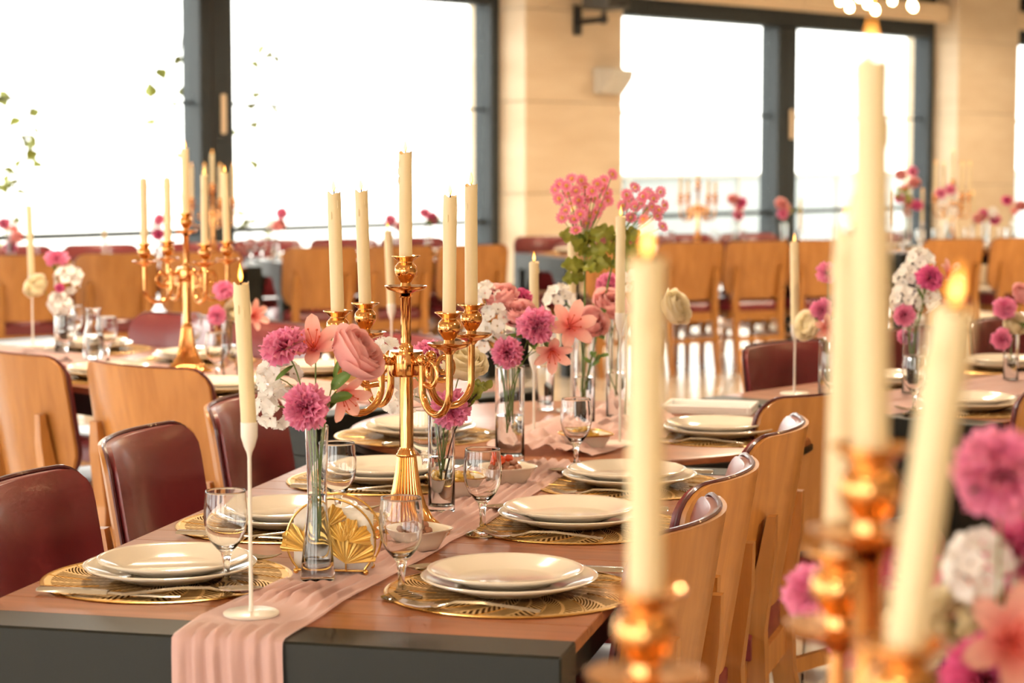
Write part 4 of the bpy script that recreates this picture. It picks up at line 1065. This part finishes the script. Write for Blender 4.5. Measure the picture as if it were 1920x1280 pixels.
# slim candle stands
stand('slim white candle stand on the runner at the near end', 'tall ivory taper on the near slim stand', P(471, 1151, .7526), .273, .207, tilt=(0, -.045), flame=.9)
stand('slim white candle stand on the round table, behind the carnations', 'ivory taper rising behind the pink carnations', P(1001, 826, .7526), .205, .212)
stand('tall slim white candle stand beside the daisies on the round table', 'ivory taper in front of the daisies', P(1162, 832, .7526), .295, .226)
stand('slim white candle stand hidden among the daisies', 'ivory taper hidden behind the daisies', P(1072, 770, .7526), .30, .215)
stand('slim white candle stand at the near end of the left plank table', 'ivory taper just left of the gold candelabra stem', T2(.36, .60), .235, .215, tilt=(0, -.04))
stand('slim white candle stand at the far end of the left plank table', 'ivory taper at the left edge above the wooden chairs', T2(2.17, .60), .24, .25, tilt=(0, -.02))
stand('slim white candle stand on the right plank table', 'ivory taper before the maroon chair on the right', T3(.25, .13), .19, .235, tilt=(0, -.02), r=.0118)

# napkin holder ----------------------------------------------------------
nh = thing('napkin_holder', 'gold wire napkin holder with pleated ginkgo leaves', 'napkin holder', P(627, 1070, .7526), math.radians(-7))
for y, nm in ((-.026, 'front_frame'), (.026, 'rear_frame')):
    pts = [(-.052, y, .006)] + [(.070 * math.cos(a), y, .052 + .066 * math.sin(a)) for a in [PI * 1.22 - PI * 1.44 * i / 30 for i in range(31)]] + [(.052, y, .006), (-.052, y, .006)]
    MB().tube(pts, .0018, 8).build(nm, 'brass_wire', nh)
for sx in (-.052, .052): MB().tube([(sx, -.026, .006), (sx, .026, .006)], .0017, 6).build('cross_wire', 'brass_wire', nh)
for sx in (-.055, .055):
    for y in (-.027, .027): MB().ball((sx, y, .0045), .0045, 10, 8).build('ball_foot', 'brass_wire', nh)
def ginkgo(R, spread, notch):
    def fn(u, v):
        a = (2 * u - 1) * spread; rr = R * v * (1 - .10 * abs(2 * u - 1) ** 3 - notch * max(0, 1 - abs(2 * u - 1) * 5) * v) * (1 + .035 * math.sin(u * 34))
        return (rr * math.sin(a), .0016 * v * math.sin(u * PI * 26) + .004 * v * v, rr * math.cos(a))
    return MB().shell(fn, lambda u, v: (fn(u, v)[0], fn(u, v)[1] + .0006, fn(u, v)[2]), 60, 8)
gk = ginkgo(.050, 1.25, .35).mesh('ginkgo_leaf', 'gold_leaf'); gs = ginkgo(.036, 1.15, .25).mesh('ginkgo_leaf', 'gold_leaf')
for x, z, rot, me in ((-.032, .036, -.35, gk), (.030, .052, .55, gs), (.020, .052, -.05, gs), (.024, .018, .25, gk), (-.004, .075, .0, gs)):
    o = link('ginkgo_leaf', me, nh, (x, -.031 - .0035 * (me is gs), z)); o.rotation_euler = (0, rot, 0)
MB().tube([(-.032, -.029, .040), (-.020, -.029, .024), (0, -.028, .006)], .0014, 6).tube([(.024, -.029, .02), (.024, -.028, .006)], .0014, 6).build('leaf_stem', 'brass_wire', nh)
nk = thing('napkin_stack', 'white paper napkins standing in the gold holder', 'napkins', Vector(P(627, 1070, .7526)) + Vector((0, 0, .0075)), math.radians(-7))
for i in range(9):
    def nf_(u, v, i=i): return (-.060 + .118 * u + .002 * math.sin(i * 3), -.019 + i * .0042 + .0012 * math.sin(u * 7 + i) * v, .088 * v + .004 * math.sin(i * 2.3) * v - .006 * v * (u > .9))
    MB().shell(nf_, lambda u, v, i=i: tuple(Vector(nf_(u, v, i)) + Vector((0, .0016, 0))), 10, 4).build('napkin', 'napkin', nk, ang=0)

# snack bowls -----------------------------------------------------------
nutl = lambda w_: ('nut', 'brown roasted nut in %s' % w_)
bowl('white snack bowl of nuts and tomatoes on the runner', P(950, 905, .7526), .5, False, [nutl('the bowl with the tomatoes') if i not in (9, 11, 12) else ('tomato', ['small red tomato at the bowl rim', 'small red tomato low in the snack bowl', 'small red tomato atop the nuts'][(i - 9) % 3 if i != 12 else 1]) for i in range(18)])
bowl('white snack bowl of nuts behind the near right wine glass', P(778, 1028, .7526), .75, False, [nutl('the bowl behind the near right wine glass') for i in range(14)])
bowl('gilt-rimmed snack bowl left of the tomatoes', P(855, 928, .7526), .3, True, [('cracker', 'golden snack in the gilt-rimmed bowl left of the tomatoes') for i in range(12)])
bowl('gilt-rimmed snack bowl in the crumpled pink cloth', at(1098, 842, .753), .4, True, [('cracker', 'golden snack in the bowl amid the pink cloth') for i in range(12)])

# white card tray on the round table
wt = thing('white_tray', 'plain white rectangular tray at the back of the round table', 'tray', at(1330, 772), math.radians(-14))
MB().box(-.115, .115, -.06, .08, .0, .006, ch=.002).build('tray_floor', 'white_board', wt, smooth=False)
for a in ((-.115, .115, .07, .08), (-.115, -.105, -.06, .07), (.105, .115, -.06, .07), (-.105, .105, -.06, -.05)): MB().box(a[0], a[1], a[2], a[3], .006, .022, ch=.002).build('tray_edge', 'white_board', wt, smooth=False)

# ------------------------------------------------------------------ bouquets
def inner(p, k=0): g = random.Random(k); return Vector((p[0] + g.uniform(-.005, .005), p[1] + g.uniform(-.005, .005), .75 + .075 + g.uniform(-.015, .02)))
up = Vector((0, 0, 1)); tc = Vector((0, -1, .25))
def bouquet(vlabel, vkind, vpos, Y, items, where, dz=0.0):
    """items: (kind, px, py, dY, face, scale, words, leaves)"""
    v = vase(vlabel, vpos, vkind)
    top = .75 + {'bottle': .2375, 'cyl': .192, 'wide': .205, 'tall': .26, 'small': .155, 'flare': .24}[vkind]
    ri = {'bottle': .0135, 'cyl': .019, 'wide': .024, 'tall': .021, 'small': .017, 'flare': .024}[vkind]
    for i, it in enumerate(items):
        kind, px_, py_, dY, face, s_, words = it[:7]; lv = it[7] if len(it) > 7 else ()
        head = atY(px_, py_, Y + dY); root = inner(vpos, i * 3 + len(words))
        # the stem leans on the rim of the vase and then curves to the bloom
        d = Vector((head.x - vpos[0], head.y - vpos[1], 0)); dn = d.normalized() if d.length > 1e-4 else Vector((0, 0, 0))
        rimp = Vector((vpos[0], vpos[1], top)) + dn * min(ri, d.length * .6)
        t_ = min(.75, max(.25, (top - root.z) / max(.02, head.z - root.z) * .7))
        mid = (rimp - root * (1 - t_) ** 2 - head * t_ * t_) / (2 * t_ * (1 - t_)) - root
        flower(kind, '%s, %s' % (words, where), root, head, face, s_, lv, mid, 'flowers ' + where, sr=.0011)
cp, cm, rp_, rc, ly, bw = 'carnation_pink', 'carnation_magenta', 'rose_pink', 'rose_cream', 'lily_peach', 'blossom_white'
A_ = P(596, 1087, .7526); YA = A_.y
bouquet('tapered clear glass vase at the napkin holder', 'bottle', A_, YA, [
    (cp, 534, 655, .0, (-.30, -.25, .92), 1.02, 'pink carnation at upper left', ((.9, 'slim', (-.6, -.3, -.5), .7),)),
    (ly, 590, 655, .012, (-.10, -.75, .65), 1.15, 'peach lily between carnation and rose'),
    (rp_, 656, 672, -.01, (.78, -.22, .58), 1.15, 'large pale pink rose', ((.8, 'slim', (.2, -.4, .8), .7), (.7, 'broad', (.7, -.2, .6), .9), (.6, 'broad', (.8, .1, .2), .8))),
    (cp, 574, 764, -.025, (-.2, -.92, .1), .98, 'deep pink carnation low at the front', ((.75, 'slim', (-.5, -.2, .9), .8), (.8, 'slim', (-.1, -.3, 1), .8))),
    (bw, 518, 705, .03, (-.6, -.4, .5), 1.0, 'upper white blossom', ((.6, 'slim', (-.4, -.4, .7), .8),)),
    (bw, 512, 762, .02, (-.8, -.5, .0), 1.0, 'lower white blossom'),
    (ly, 640, 735, .03, (.45, -.6, -.35), 1.0, 'drooping peach lily under the rose', ((.7, 'broad', (.5, -.5, .5), .8),)),
], 'in the vase at the napkin holder')
B_ = P(828, 958, .7526); YB = B_.y
bouquet('clear cylinder vase beside the candelabra foot', 'cyl', B_, YB, [
    (cp, 803, 668, .02, (-.2, -.3, .9), .95, 'pink carnation behind the arms'),
    (rc, 866, 692, .0, (.25, -.35, .9), 1.1, 'large cream rose'),
    (cp, 846, 765, -.02, (.1, -.8, -.25), 1.0, 'drooping pink carnation at the rim'),
    (bw, 722, 665, .04, (-.4, -.5, .7), 1.0, 'white blossom behind the hub'),
    (bw, 748, 740, .05, (-.5, -.7, .1), 1.1, 'white blossom low behind the stem'),
], 'in the vase by the candelabra foot')
leaf_sprig('dark eucalyptus sprig leaning right from the candelabra-side vase', inner(B_, 2), atY(905, 728, YB - .02), 16, 'round', .9, .03, 'branch_dark')
leaf_sprig('thin dark twig leaning left from the candelabra-side vase', inner(B_, 5), atY(790, 705, YB - .03), 3, 'slim', .35, .02, 'branch_dark')
C_ = P(956, 866, .7526); YC = C_.y
bouquet('wide clear cylinder vase before the round table', 'wide', C_, YC, [
    (cp, 1006, 612, -.04, (.15, -.9, .35), 1.12, 'big pink carnation at the centre', ((.75, 'broad', (.2, -.6, -.3), 1.0), (.8, 'slim', (-.6, -.3, .1), 1.0))),
    (cp, 952, 662, -.05, (-.1, -.9, .2), .92, 'pink carnation at the vase rim'),
    (bw, 905, 556, .03, (-.5, -.5, .6), 1.0, 'topmost white blossom'),
    (bw, 930, 604, .0, (-.4, -.7, .5), 1.1, 'middle white blossom'),
    (bw, 906, 640, -.02, (-.6, -.7, .1), .95, 'lowest white blossom'),
    (rp_, 940, 565, .05, (-.1, -.4, .85), .95, 'pale pink rose behind the white blossoms'),
    (rp_, 972, 596, .01, (0, -.6, .7), .95, 'pale rose behind the big carnation'),
    (ly, 1068, 612, -.02, (.2, -.9, .25), 1.35, 'wide peach lily', ((.8, 'broad', (.3, -.5, -.6), 1.0),)),
    (ly, 1035, 655, -.05, (.1, -.8, -.45), 1.1, 'drooping peach lily'),
    (cm, 975, 562, .08, (0, -.5, .8), .75, 'small magenta carnation at the back'),
], 'in the wide vase')
D_ = at(1095, 800, .7526); YD = D_.y
bouquet('clear cylinder vase on the round table, before the stone pier', 'tall', D_, YD, [
    (rp_, 1106, 612, -.05, (.1, -.7, .6), 1.05, 'pink rosebud beside the lily', ((.85, 'broad', (.5, -.3, -.5), 1.3), (.8, 'broad', (.7, -.2, .4), 1.2))),
    (rp_, 1140, 578, .02, (.3, -.6, .7), 1.1, 'pink rose by the candle', ((.8, 'broad', (.2, -.6, -.7), 1.3),)),
    (bw, 1046, 560, .03, (-.3, -.6, .7), 1.1, 'white blossom at the back'),
    (cp, 1142, 537, .10, (.2, -.6, .7), .95, 'pink carnation behind the candle'),
], 'in the round-table vase')
hd = [(1050, 345), (1072, 335), (1048, 372), (1080, 358), (1097, 350), (1060, 395), (1085, 375), (1103, 368), (1120, 345), (1093, 392), (1115, 372), (1076, 410), (1106, 405), (1132, 338), (1148, 327), (1126, 385), (1138, 362), (1080, 432), (1100, 418), (1065, 362), (1062, 348), (1042, 355), (1090, 338), (1110, 358), (1070, 382), (1095, 378), (1088, 402), (1118, 398), (1140, 376), (1054, 408), (1130, 352)]
daisy_spray('tall spray of pink daisies on the left, before the stone pier', inner(D_, 1), atY(1096, 455, YD - .02), [atY(x, y, YD - .03 + .05 * math.sin(i * 2.1)) for i, (x, y) in enumerate(hd)],
            ((1, (-1, -.3, .35), 1.1), (1, (.6, -.5, .4), 1.0), (.95, (-.5, -.6, .5), 1.0), (.9, (-1, -.4, .0), 1.0), (.9, (.7, -.5, .0), 1.1), (1, (.1, -.7, .3), .9), (.86, (-.7, -.6, -.1), 1.0), (.86, (.3, -.8, -.2), 1.0), (.8, (-1, -.2, -.1), .9), (.95, (.9, -.3, .2), 1.0)))
hd = [(1175, 365), (1190, 352), (1205, 368), (1190, 388), (1212, 392), (1225, 372), (1238, 360), (1245, 385), (1232, 405), (1168, 385), (1242, 425), (1205, 410), (1183, 408), (1200, 380), (1222, 388), (1215, 362), (1180, 376), (1235, 394)]
daisy_spray('tall spray of pink daisies on the right, behind the foreground flame', inner(D_, 4), atY(1158, 450, YD + .03), [atY(x, y, YD + .02 + .05 * math.sin(i * 2.1)) for i, (x, y) in enumerate(hd)],
            ((1, (-.8, -.3, .4), 1.1), (1, (.8, -.5, .3), 1.1), (.93, (.9, -.3, .0), 1.1), (.93, (-.5, -.7, .2), 1.0), (.85, (.8, -.4, -.1), 1.0), (.87, (-.8, -.5, .1), 1.0), (1, (.2, -.8, .2), 1.0)))
E_ = at(1156, 790, .7526); YE = E_.y
bouquet('clear cylinder vase behind the tall slim candle stand', 'tall', E_, YE, [
    (rc, 1258, 582, .0, (.6, -.4, .4), 1.15, 'cream rose leaning right'), (bw, 1178, 520, .05, (.2, -.5, .8), .9, 'white blossom behind the foreground candle'),
], 'in the vase behind the tall slim stand')
vase('tall flared clear vase at the back of the round table', at(1022, 768, .7526), 'flare')
leaf_sprig('small green sprig hanging at the round-table vase', inner(D_, 8), atY(1122, 668, YD - .05), 6, 'broad', .55, .02)

# left plank table
def over(px_, across, Tf=None):     # point of the left plank table straight below picture column px_
    k = (px_ - 960) / F; b0 = K2 + e2 * across
    t_ = (k * b0.y - b0.x) / (d2.x - k * d2.y); return Vector((*(b0 + d2 * t_).xy, .75))
G_ = over(112, .50); H_ = over(430, .42)
bouquet('clear vase at the far end of the left plank table', 'small', G_, G_.y, [
    (cp, 106, 487, .02, (0, -.2, .9), 1.05, 'pink carnation on top', ((.8, 'slim', (-.3, -.4, .8), .8),)), (rc, 72, 540, -.02, (-.4, -.7, .5), 1.05, 'cream rose at the left'),
    (bw, 128, 520, .0, (.3, -.6, .7), 1.35, 'upper white blossom'), (bw, 112, 568, -.03, (0, -.9, .1), 1.2, 'lower white blossom'), (cm, 112, 540, -.06, (0, -1, .2), .4, 'tiny magenta bud among the white'),
], 'at the far end of the left table')
bouquet('clear vase beside the candelabra of the left plank table', 'cyl', H_, H_.y, [
    (cp, 420, 545, .0, (-.2, -.6, .7), .85, 'pink carnation on top'), (cp, 408, 592, -.02, (-.4, -.8, .2), .8, 'pink carnation at the vase rim'), (rc, 446, 586, .0, (.1, -.8, .5), .95, 'cream rose behind the near taper'),
    (ly, 472, 592, .02, (.6, -.6, .2), 1.15, 'peach lily right of the near taper'),
], 'beside the left candelabra')
for i, (a, o_, nm) in enumerate(((.60, -1, 'left plank table, near side by the long table'), (1.16, -1, 'near side of the left plank table, by the picture edge'), (.80, 1, 'far side of the left plank table, behind the gold candelabra'),
                                 (1.37, 1, 'far side of the left plank table, middle'), (1.93, 1, 'far side of the left plank table, far end'))):
    setting(nm, T2(a, .20 if o_ < 0 else T2W - .20), e2 * o_, cut=(o_ < 0))
for lab, p in (('clear wine glass behind the left candelabra foot', over(358, .70)), ('clear wine glass before the carnations of the left table', over(404, .30)), ('clear wine glass at the far end vase of the left table', over(135, .62)),
               ('clear wine glass in front of the far end vase', over(120, .36)), ('clear wine glass behind the wooden chair backs', over(198, .42))): glass(lab, p)
cf = thing('water_carafe', 'squat glass carafe behind the second wooden chair back', 'carafe', over(172, .47))
MB().lathe([(0, 0), (.030, 0), (.032, .003), (.034, .04), (.028, .09), (.021, .12), (.022, .15), (.0245, .165), (.0235, .165), (.020, .15), (.0195, .12), (.0265, .09), (.0322, .04), (.030, .006), (0, .005)], 28).build('vessel', 'glass', cf)
MB().lathe([(0, .0055), (.0294, .0062), (.0316, .04), (.0275, .08), (0, .08)], 24).build('water', 'water', cf)

# right plank table
J_ = T3(.40, .30); L_ = T3(.86, .36); M_ = T3(1.35, .50)
def over3(px_, across):
    k = (px_ - 960) / F; b0 = K3 + f3 * across; t_ = (k * b0.y - b0.x) / (e3.x - k * e3.y); return Vector((*(b0 + e3 * t_).xy, .75))
J_ = over3(1553, .25); L_ = over3(1712, .40); M_ = over3(1900, .42)
bouquet('clear vase on the right plank table beside the slim candle stand', 'small', J_, J_.y, [
    (cp, 1552, 512, .0, (-.1, -.6, .7), .85, 'pink carnation on top'), (cp, 1541, 582, -.02, (-.3, -.8, .3), .85, 'lower pink carnation', ((.7, 'slim', (-.5, -.4, .2), .6),)), (rc, 1520, 612, .0, (-.7, -.5, .2), 1.05, 'cream rose drooping left'),
    (ly, 1552, 612, -.03, (.0, -.9, -.1), 1.0, 'peach lily at the rim'),
], 'beside the right slim stand')
bouquet('narrow clear vase on the right plank table', 'cyl', L_, L_.y, [
    (bw, 1726, 490, .03, (0, -.5, .8), 1.2, 'top white blossom'), (bw, 1700, 520, .02, (-.5, -.6, .5), 1.1, 'second white blossom'), (bw, 1694, 562, .0, (-.6, -.7, .2), 1.2, 'lowest white blossom'), (bw, 1740, 560, .03, (.3, -.7, .3), 1.0, 'white blossom at the back'),
    (cm, 1742, 522, -.03, (.2, -.8, .5), .98, 'magenta carnation', ((.7, 'slim', (-.2, -.4, .9), .9), (.6, 'slim', (-.4, -.4, .7), .9))), (ly, 1776, 518, .02, (.5, -.6, .5), 1.1, 'peach lily beside the magenta carnation'), (cp, 1696, 590, -.03, (-.3, -.9, .1), .85, 'pink carnation low at the left'),
    (cp, 1697, 630, .03, (-.3, -.6, -.4), .6, 'small hanging pink carnation'),
], 'in the narrow right-hand vase')
bouquet('small clear vase at the right edge of the right plank table', 'small', M_, M_.y, [
    (cp, 1884, 578, .0, (-.3, -.6, .7), .95, 'pink carnation at the left'), (rp_, 1916, 556, .02, (.2, -.6, .7), .9, 'pale pink rose at the top'), (rc, 1902, 612, .0, (.1, -.7, .5), .9, 'cream rose in the middle', ((.7, 'broad', (.6, -.4, .3), .9),)), (cp, 1879, 636, -.02, (-.5, -.8, .1), .85, 'pink carnation at the rim'),
], 'in the small vase at the right edge')
for i, (a, o_, nm) in enumerate(((.62, -1, 'far side of the right plank table, first seat'), (1.25, -1, 'far side of the right plank table, second seat'), (1.86, -1, 'far side of the right plank table, last seat'), (.28, 1, 'near side of the right plank table, first seat'), (.95, 1, 'near side of the right plank table, second seat'))):
    setting(nm, T3(a, .20 if o_ < 0 else T3W - .20), f3 * o_, cut=(o_ > 0))
for lab, p in (('clear wine glass before the narrow right-hand vase', over3(1720, .62)), ('clear wine glass behind the narrow right-hand vase', over3(1728, .25)), ('clear wine glass on the right table beside the cream rose', over3(1566, .42))): glass(lab, p)
np_ = tag(MB().shell(lambda u, v: (.10 * (u - .5), .06 * (v - .5), .045 * math.sin(PI * v) * (1 - .3 * u)), lambda u, v: (.10 * (u - .5), .06 * (v - .5), .045 * math.sin(PI * v) * (1 - .3 * u) + .002), 10, 10).build('folded_napkin', 'napkin', None, over3(1548, .50)), 'folded cloth napkin on the right table by the chair back', 'napkin')

# foreground bouquets on the near table
N_ = Vector((.362, 1.56, .75)); YN = 1.56
bouquet('clear vase under the big pink bloom in the lower right corner', 'tall', N_, YN, [
    (cp, 1880, 892, -.02, (-.1, -.5, .85), 1.05, 'big blurred pink carnation', ((.85, 'slim', (-.4, -.2, .3), .8),)), (bw, 1836, 1062, .03, (-.5, -.8, .3), .85, 'blurred white blossom'), (ly, 1890, 1205, -.03, (.1, -.9, .3), 1.1, 'blurred peach lily'),
    (cm, 1905, 1040, .05, (.5, -.7, .3), .8, 'magenta carnation at the edge'), (rc, 1800, 1165, .05, (-.5, -.8, .2), .7, 'cream rose behind the leaning taper'), (cm, 1850, 1275, -.02, (-.1, -.9, .3), .9, 'magenta carnation at the bottom edge'),
    (ly, 1840, 1130, .06, (-.3, -.8, .4), .8, 'peach lily behind the white blossom'),
], 'in the foreground corner vase')
Q_ = Vector((.345, 1.93, .75))
bouquet('clear vase behind the foreground candelabra', 'cyl', Q_, Q_.y, [
    (cm, 1692, 1062, .0, (.1, -.8, .5), 1.0, 'magenta carnation', ((.8, 'broad', (.2, -.4, -.6), 1.1),)), (cp, 1524, 1108, .0, (-.6, -.6, .4), .75, 'pale pink carnation left of the stem'), (rc, 1672, 1185, -.02, (.2, -.8, .4), 1.1, 'cream rose low behind the stem'), (cp, 1600, 1200, .0, (-.2, -.8, .4), .8, 'pink carnation low behind the stem'),
], 'behind the foreground candelabra')

# ------------------------------------------------------------------ far tables: flowers, candles, glasses, plates
def far_at(key, px_, across):
    k = (px_ - 960) / F; b0 = FAR[key] + FARF * across; t_ = (k * b0.y - b0.x) / (FARR.x - k * FARR.y); return Vector((*(b0 + FARR * t_).xy, .75))
FB = [('A', 20, .40, ((cp, -12, 420), (ly, 6, 432), (rp_, 14, 448), (cm, 0, 462)), 'at the left picture edge'), ('A', 297, .55, ((cp, 2, 412), (bw, -4, 425), (cm, 0, 440)), 'between the unlit tapers'),
      ('B', 516, .20, ((cp, 12, 400), (bw, -8, 420), (rp_, 8, 425)), 'right of the wide mullion'), ('B', 742, .50, ((cp, -10, 412), (rp_, 10, 428)), 'behind the gold candles'), ('B', 803, .45, ((cp, -6, 400), (cm, 8, 408)), 'right of the top gold candle'),
      ('C', 1378, .50, ((rp_, -4, 376), (ly, 6, 392), (cm, 12, 380), (cp, 6, 404)), 'left of the far mullion'), ('C', 1470, .45, ((rp_, -6, 384), (ly, 4, 394), (cp, -2, 402)), 'right of the far mullion'),
      ('D', 1700, .50, ((rp_, -12, 330), (cp, 10, 322), (rp_, 14, 345), (ly, -4, 355), (cp, -14, 372), (rp_, 6, 384), (cm, 20, 385), (ly, -2, 402)), 'in the tall arrangement by the last pier'),
      ('D', 1778, .42, ((cp, -14, 362), (bw, 10, 365), (bw, -8, 380), (bw, 8, 395), (cp, 4, 355)), 'before the last pier'), ('D', 1848, .35, ((rp_, -14, 412), (cm, -4, 402), (bw, 14, 398), (cm, 18, 412)), 'low on the last table'), ('D', 1900, .55, ((cm, -12, 376), (ly, 0, 398), (rp_, 14, 388)), 'at the right edge of the last table')]
fw = {'carnation_pink': 'pink carnation', 'carnation_magenta': 'magenta carnation', 'rose_pink': 'pale pink rose', 'rose_cream': 'cream rose', 'lily_peach': 'peach lily', 'blossom_white': 'white blossom'}
nth = ['first', 'second', 'third', 'fourth', 'fifth', 'sixth', 'seventh', 'eighth']
for key, px_, ac, items, wh in FB:
    p = far_at(key, px_, ac); kind = 'tall' if wh.startswith('in the tall') else 'cyl'
    bouquet('blurred clear vase %s' % wh, kind, p, p.y, [(kd, px_ + dx, yy, (.03 if i % 2 else -.02), (.2 * math.sin(i * 2), -.8, .5), 1.05, '%s blurred %s' % (nth[i], fw[kd])) for i, (kd, dx, yy) in enumerate(items)], wh)
p = far_at('D', 1700, .50)
leaf_sprig('blurred olive foliage in the tall arrangement by the last pier', inner(p, 3), atY(1692, 362, p.y - .03), 9, 'olive', 1.0, .05)
leaf_sprig('blurred green leaf of the far bouquet right of the far mullion', inner(far_at('C', 1470, .45), 3), atY(1488, 395, far_at('C', 1470, .45).y), 5, 'broad', .9, .04)
leaf_sprig('blurred green leaves of the far bouquet right of the gold candle', inner(far_at('B', 803, .45), 3), atY(822, 408, far_at('B', 803, .45).y), 5, 'broad', .9, .04)
nm4 = ('far right', 'far left', 'near left', 'near right')
candelabra_set('blurred candelabra before the wide mullion', far_at('A', 400, .55), .5, (.20, .20, .20, .20), .19, nm4, 'candelabra before the wide mullion')
candelabra_set('blurred candelabra before the terrace rail', far_at('C', 1308, .50), .45, (.09, .10, .12, .10), .05, nm4, 'candelabra before the terrace rail', lit={0: False, 1: False, 2: False, 3: False, 'c': False})
candelabra_set('blurred candelabra before the last pier', far_at('D', 1784, .60), .3, (.20, .20, .21, .20), .20, nm4, 'candelabra before the last pier')
for key, px_, ac, h, ch, wh in (('A', 196, .5, .16, .13, 'behind the second far wooden chair'), ('C', 1500, .6, .16, .20, 'right of the far mullion'), ('D', 1822, .40, .17, .22, 'right of the last candelabra'), ('D', 1728, .5, .19, .22, 'at the edge of the last pier'), ('D', 1668, .6, .19, .22, 'left of the tall far arrangement')):
    stand('blurred slim candle stand %s' % wh, 'blurred taper on the stand %s' % wh, far_at(key, px_, ac), h, ch)
for key, px_, ac, wh in (('A', 62, .3, 'on the far left table, near the edge'), ('A', 200, .3, 'on the far left table, second seat'), ('A', 470, .35, 'on the far left table, right end'), ('B', 490, .3, 'on the far middle table, left end'), ('B', 560, .3, 'behind the chair right of the left candelabra'), ('B', 690, .3, 'behind the gold candles'),
                         ('C', 1256, .25, 'left of the terrace candelabra'), ('C', 1338, .25, 'right of the terrace candelabra'), ('C', 1390, .3, 'under the far rose bouquet'), ('C', 1500, .3, 'right of the far mullion'), ('D', 1725, .2, 'first on the last table'), ('D', 1756, .25, 'second on the last table'), ('D', 1815, .3, 'third on the last table'), ('D', 1880, .25, 'fourth on the last table'), ('D', 1690, .2, 'at the corner of the last table')):
    glass('blurred wine glass %s' % wh, far_at(key, px_, ac))
for key, n_, nm in (('A', (.30, .78, 1.30), 'far left table'), ('B', (.30, .80, 1.22), 'far middle table'), ('C', (.34, .85, 1.27, 1.72), 'far right table'), ('D', (.35, .82, 1.4), 'last table')):
    for i, al in enumerate(n_):
        setting('near seat %s of the %s' % (['one', 'two', 'three', 'four'][i], nm), FT(key, al, .20), -FARF, cut=False); setting('window seat %s of the %s' % (['one', 'two', 'three', 'four'][i], nm), FT(key, al, .68), FARF, cut=False)
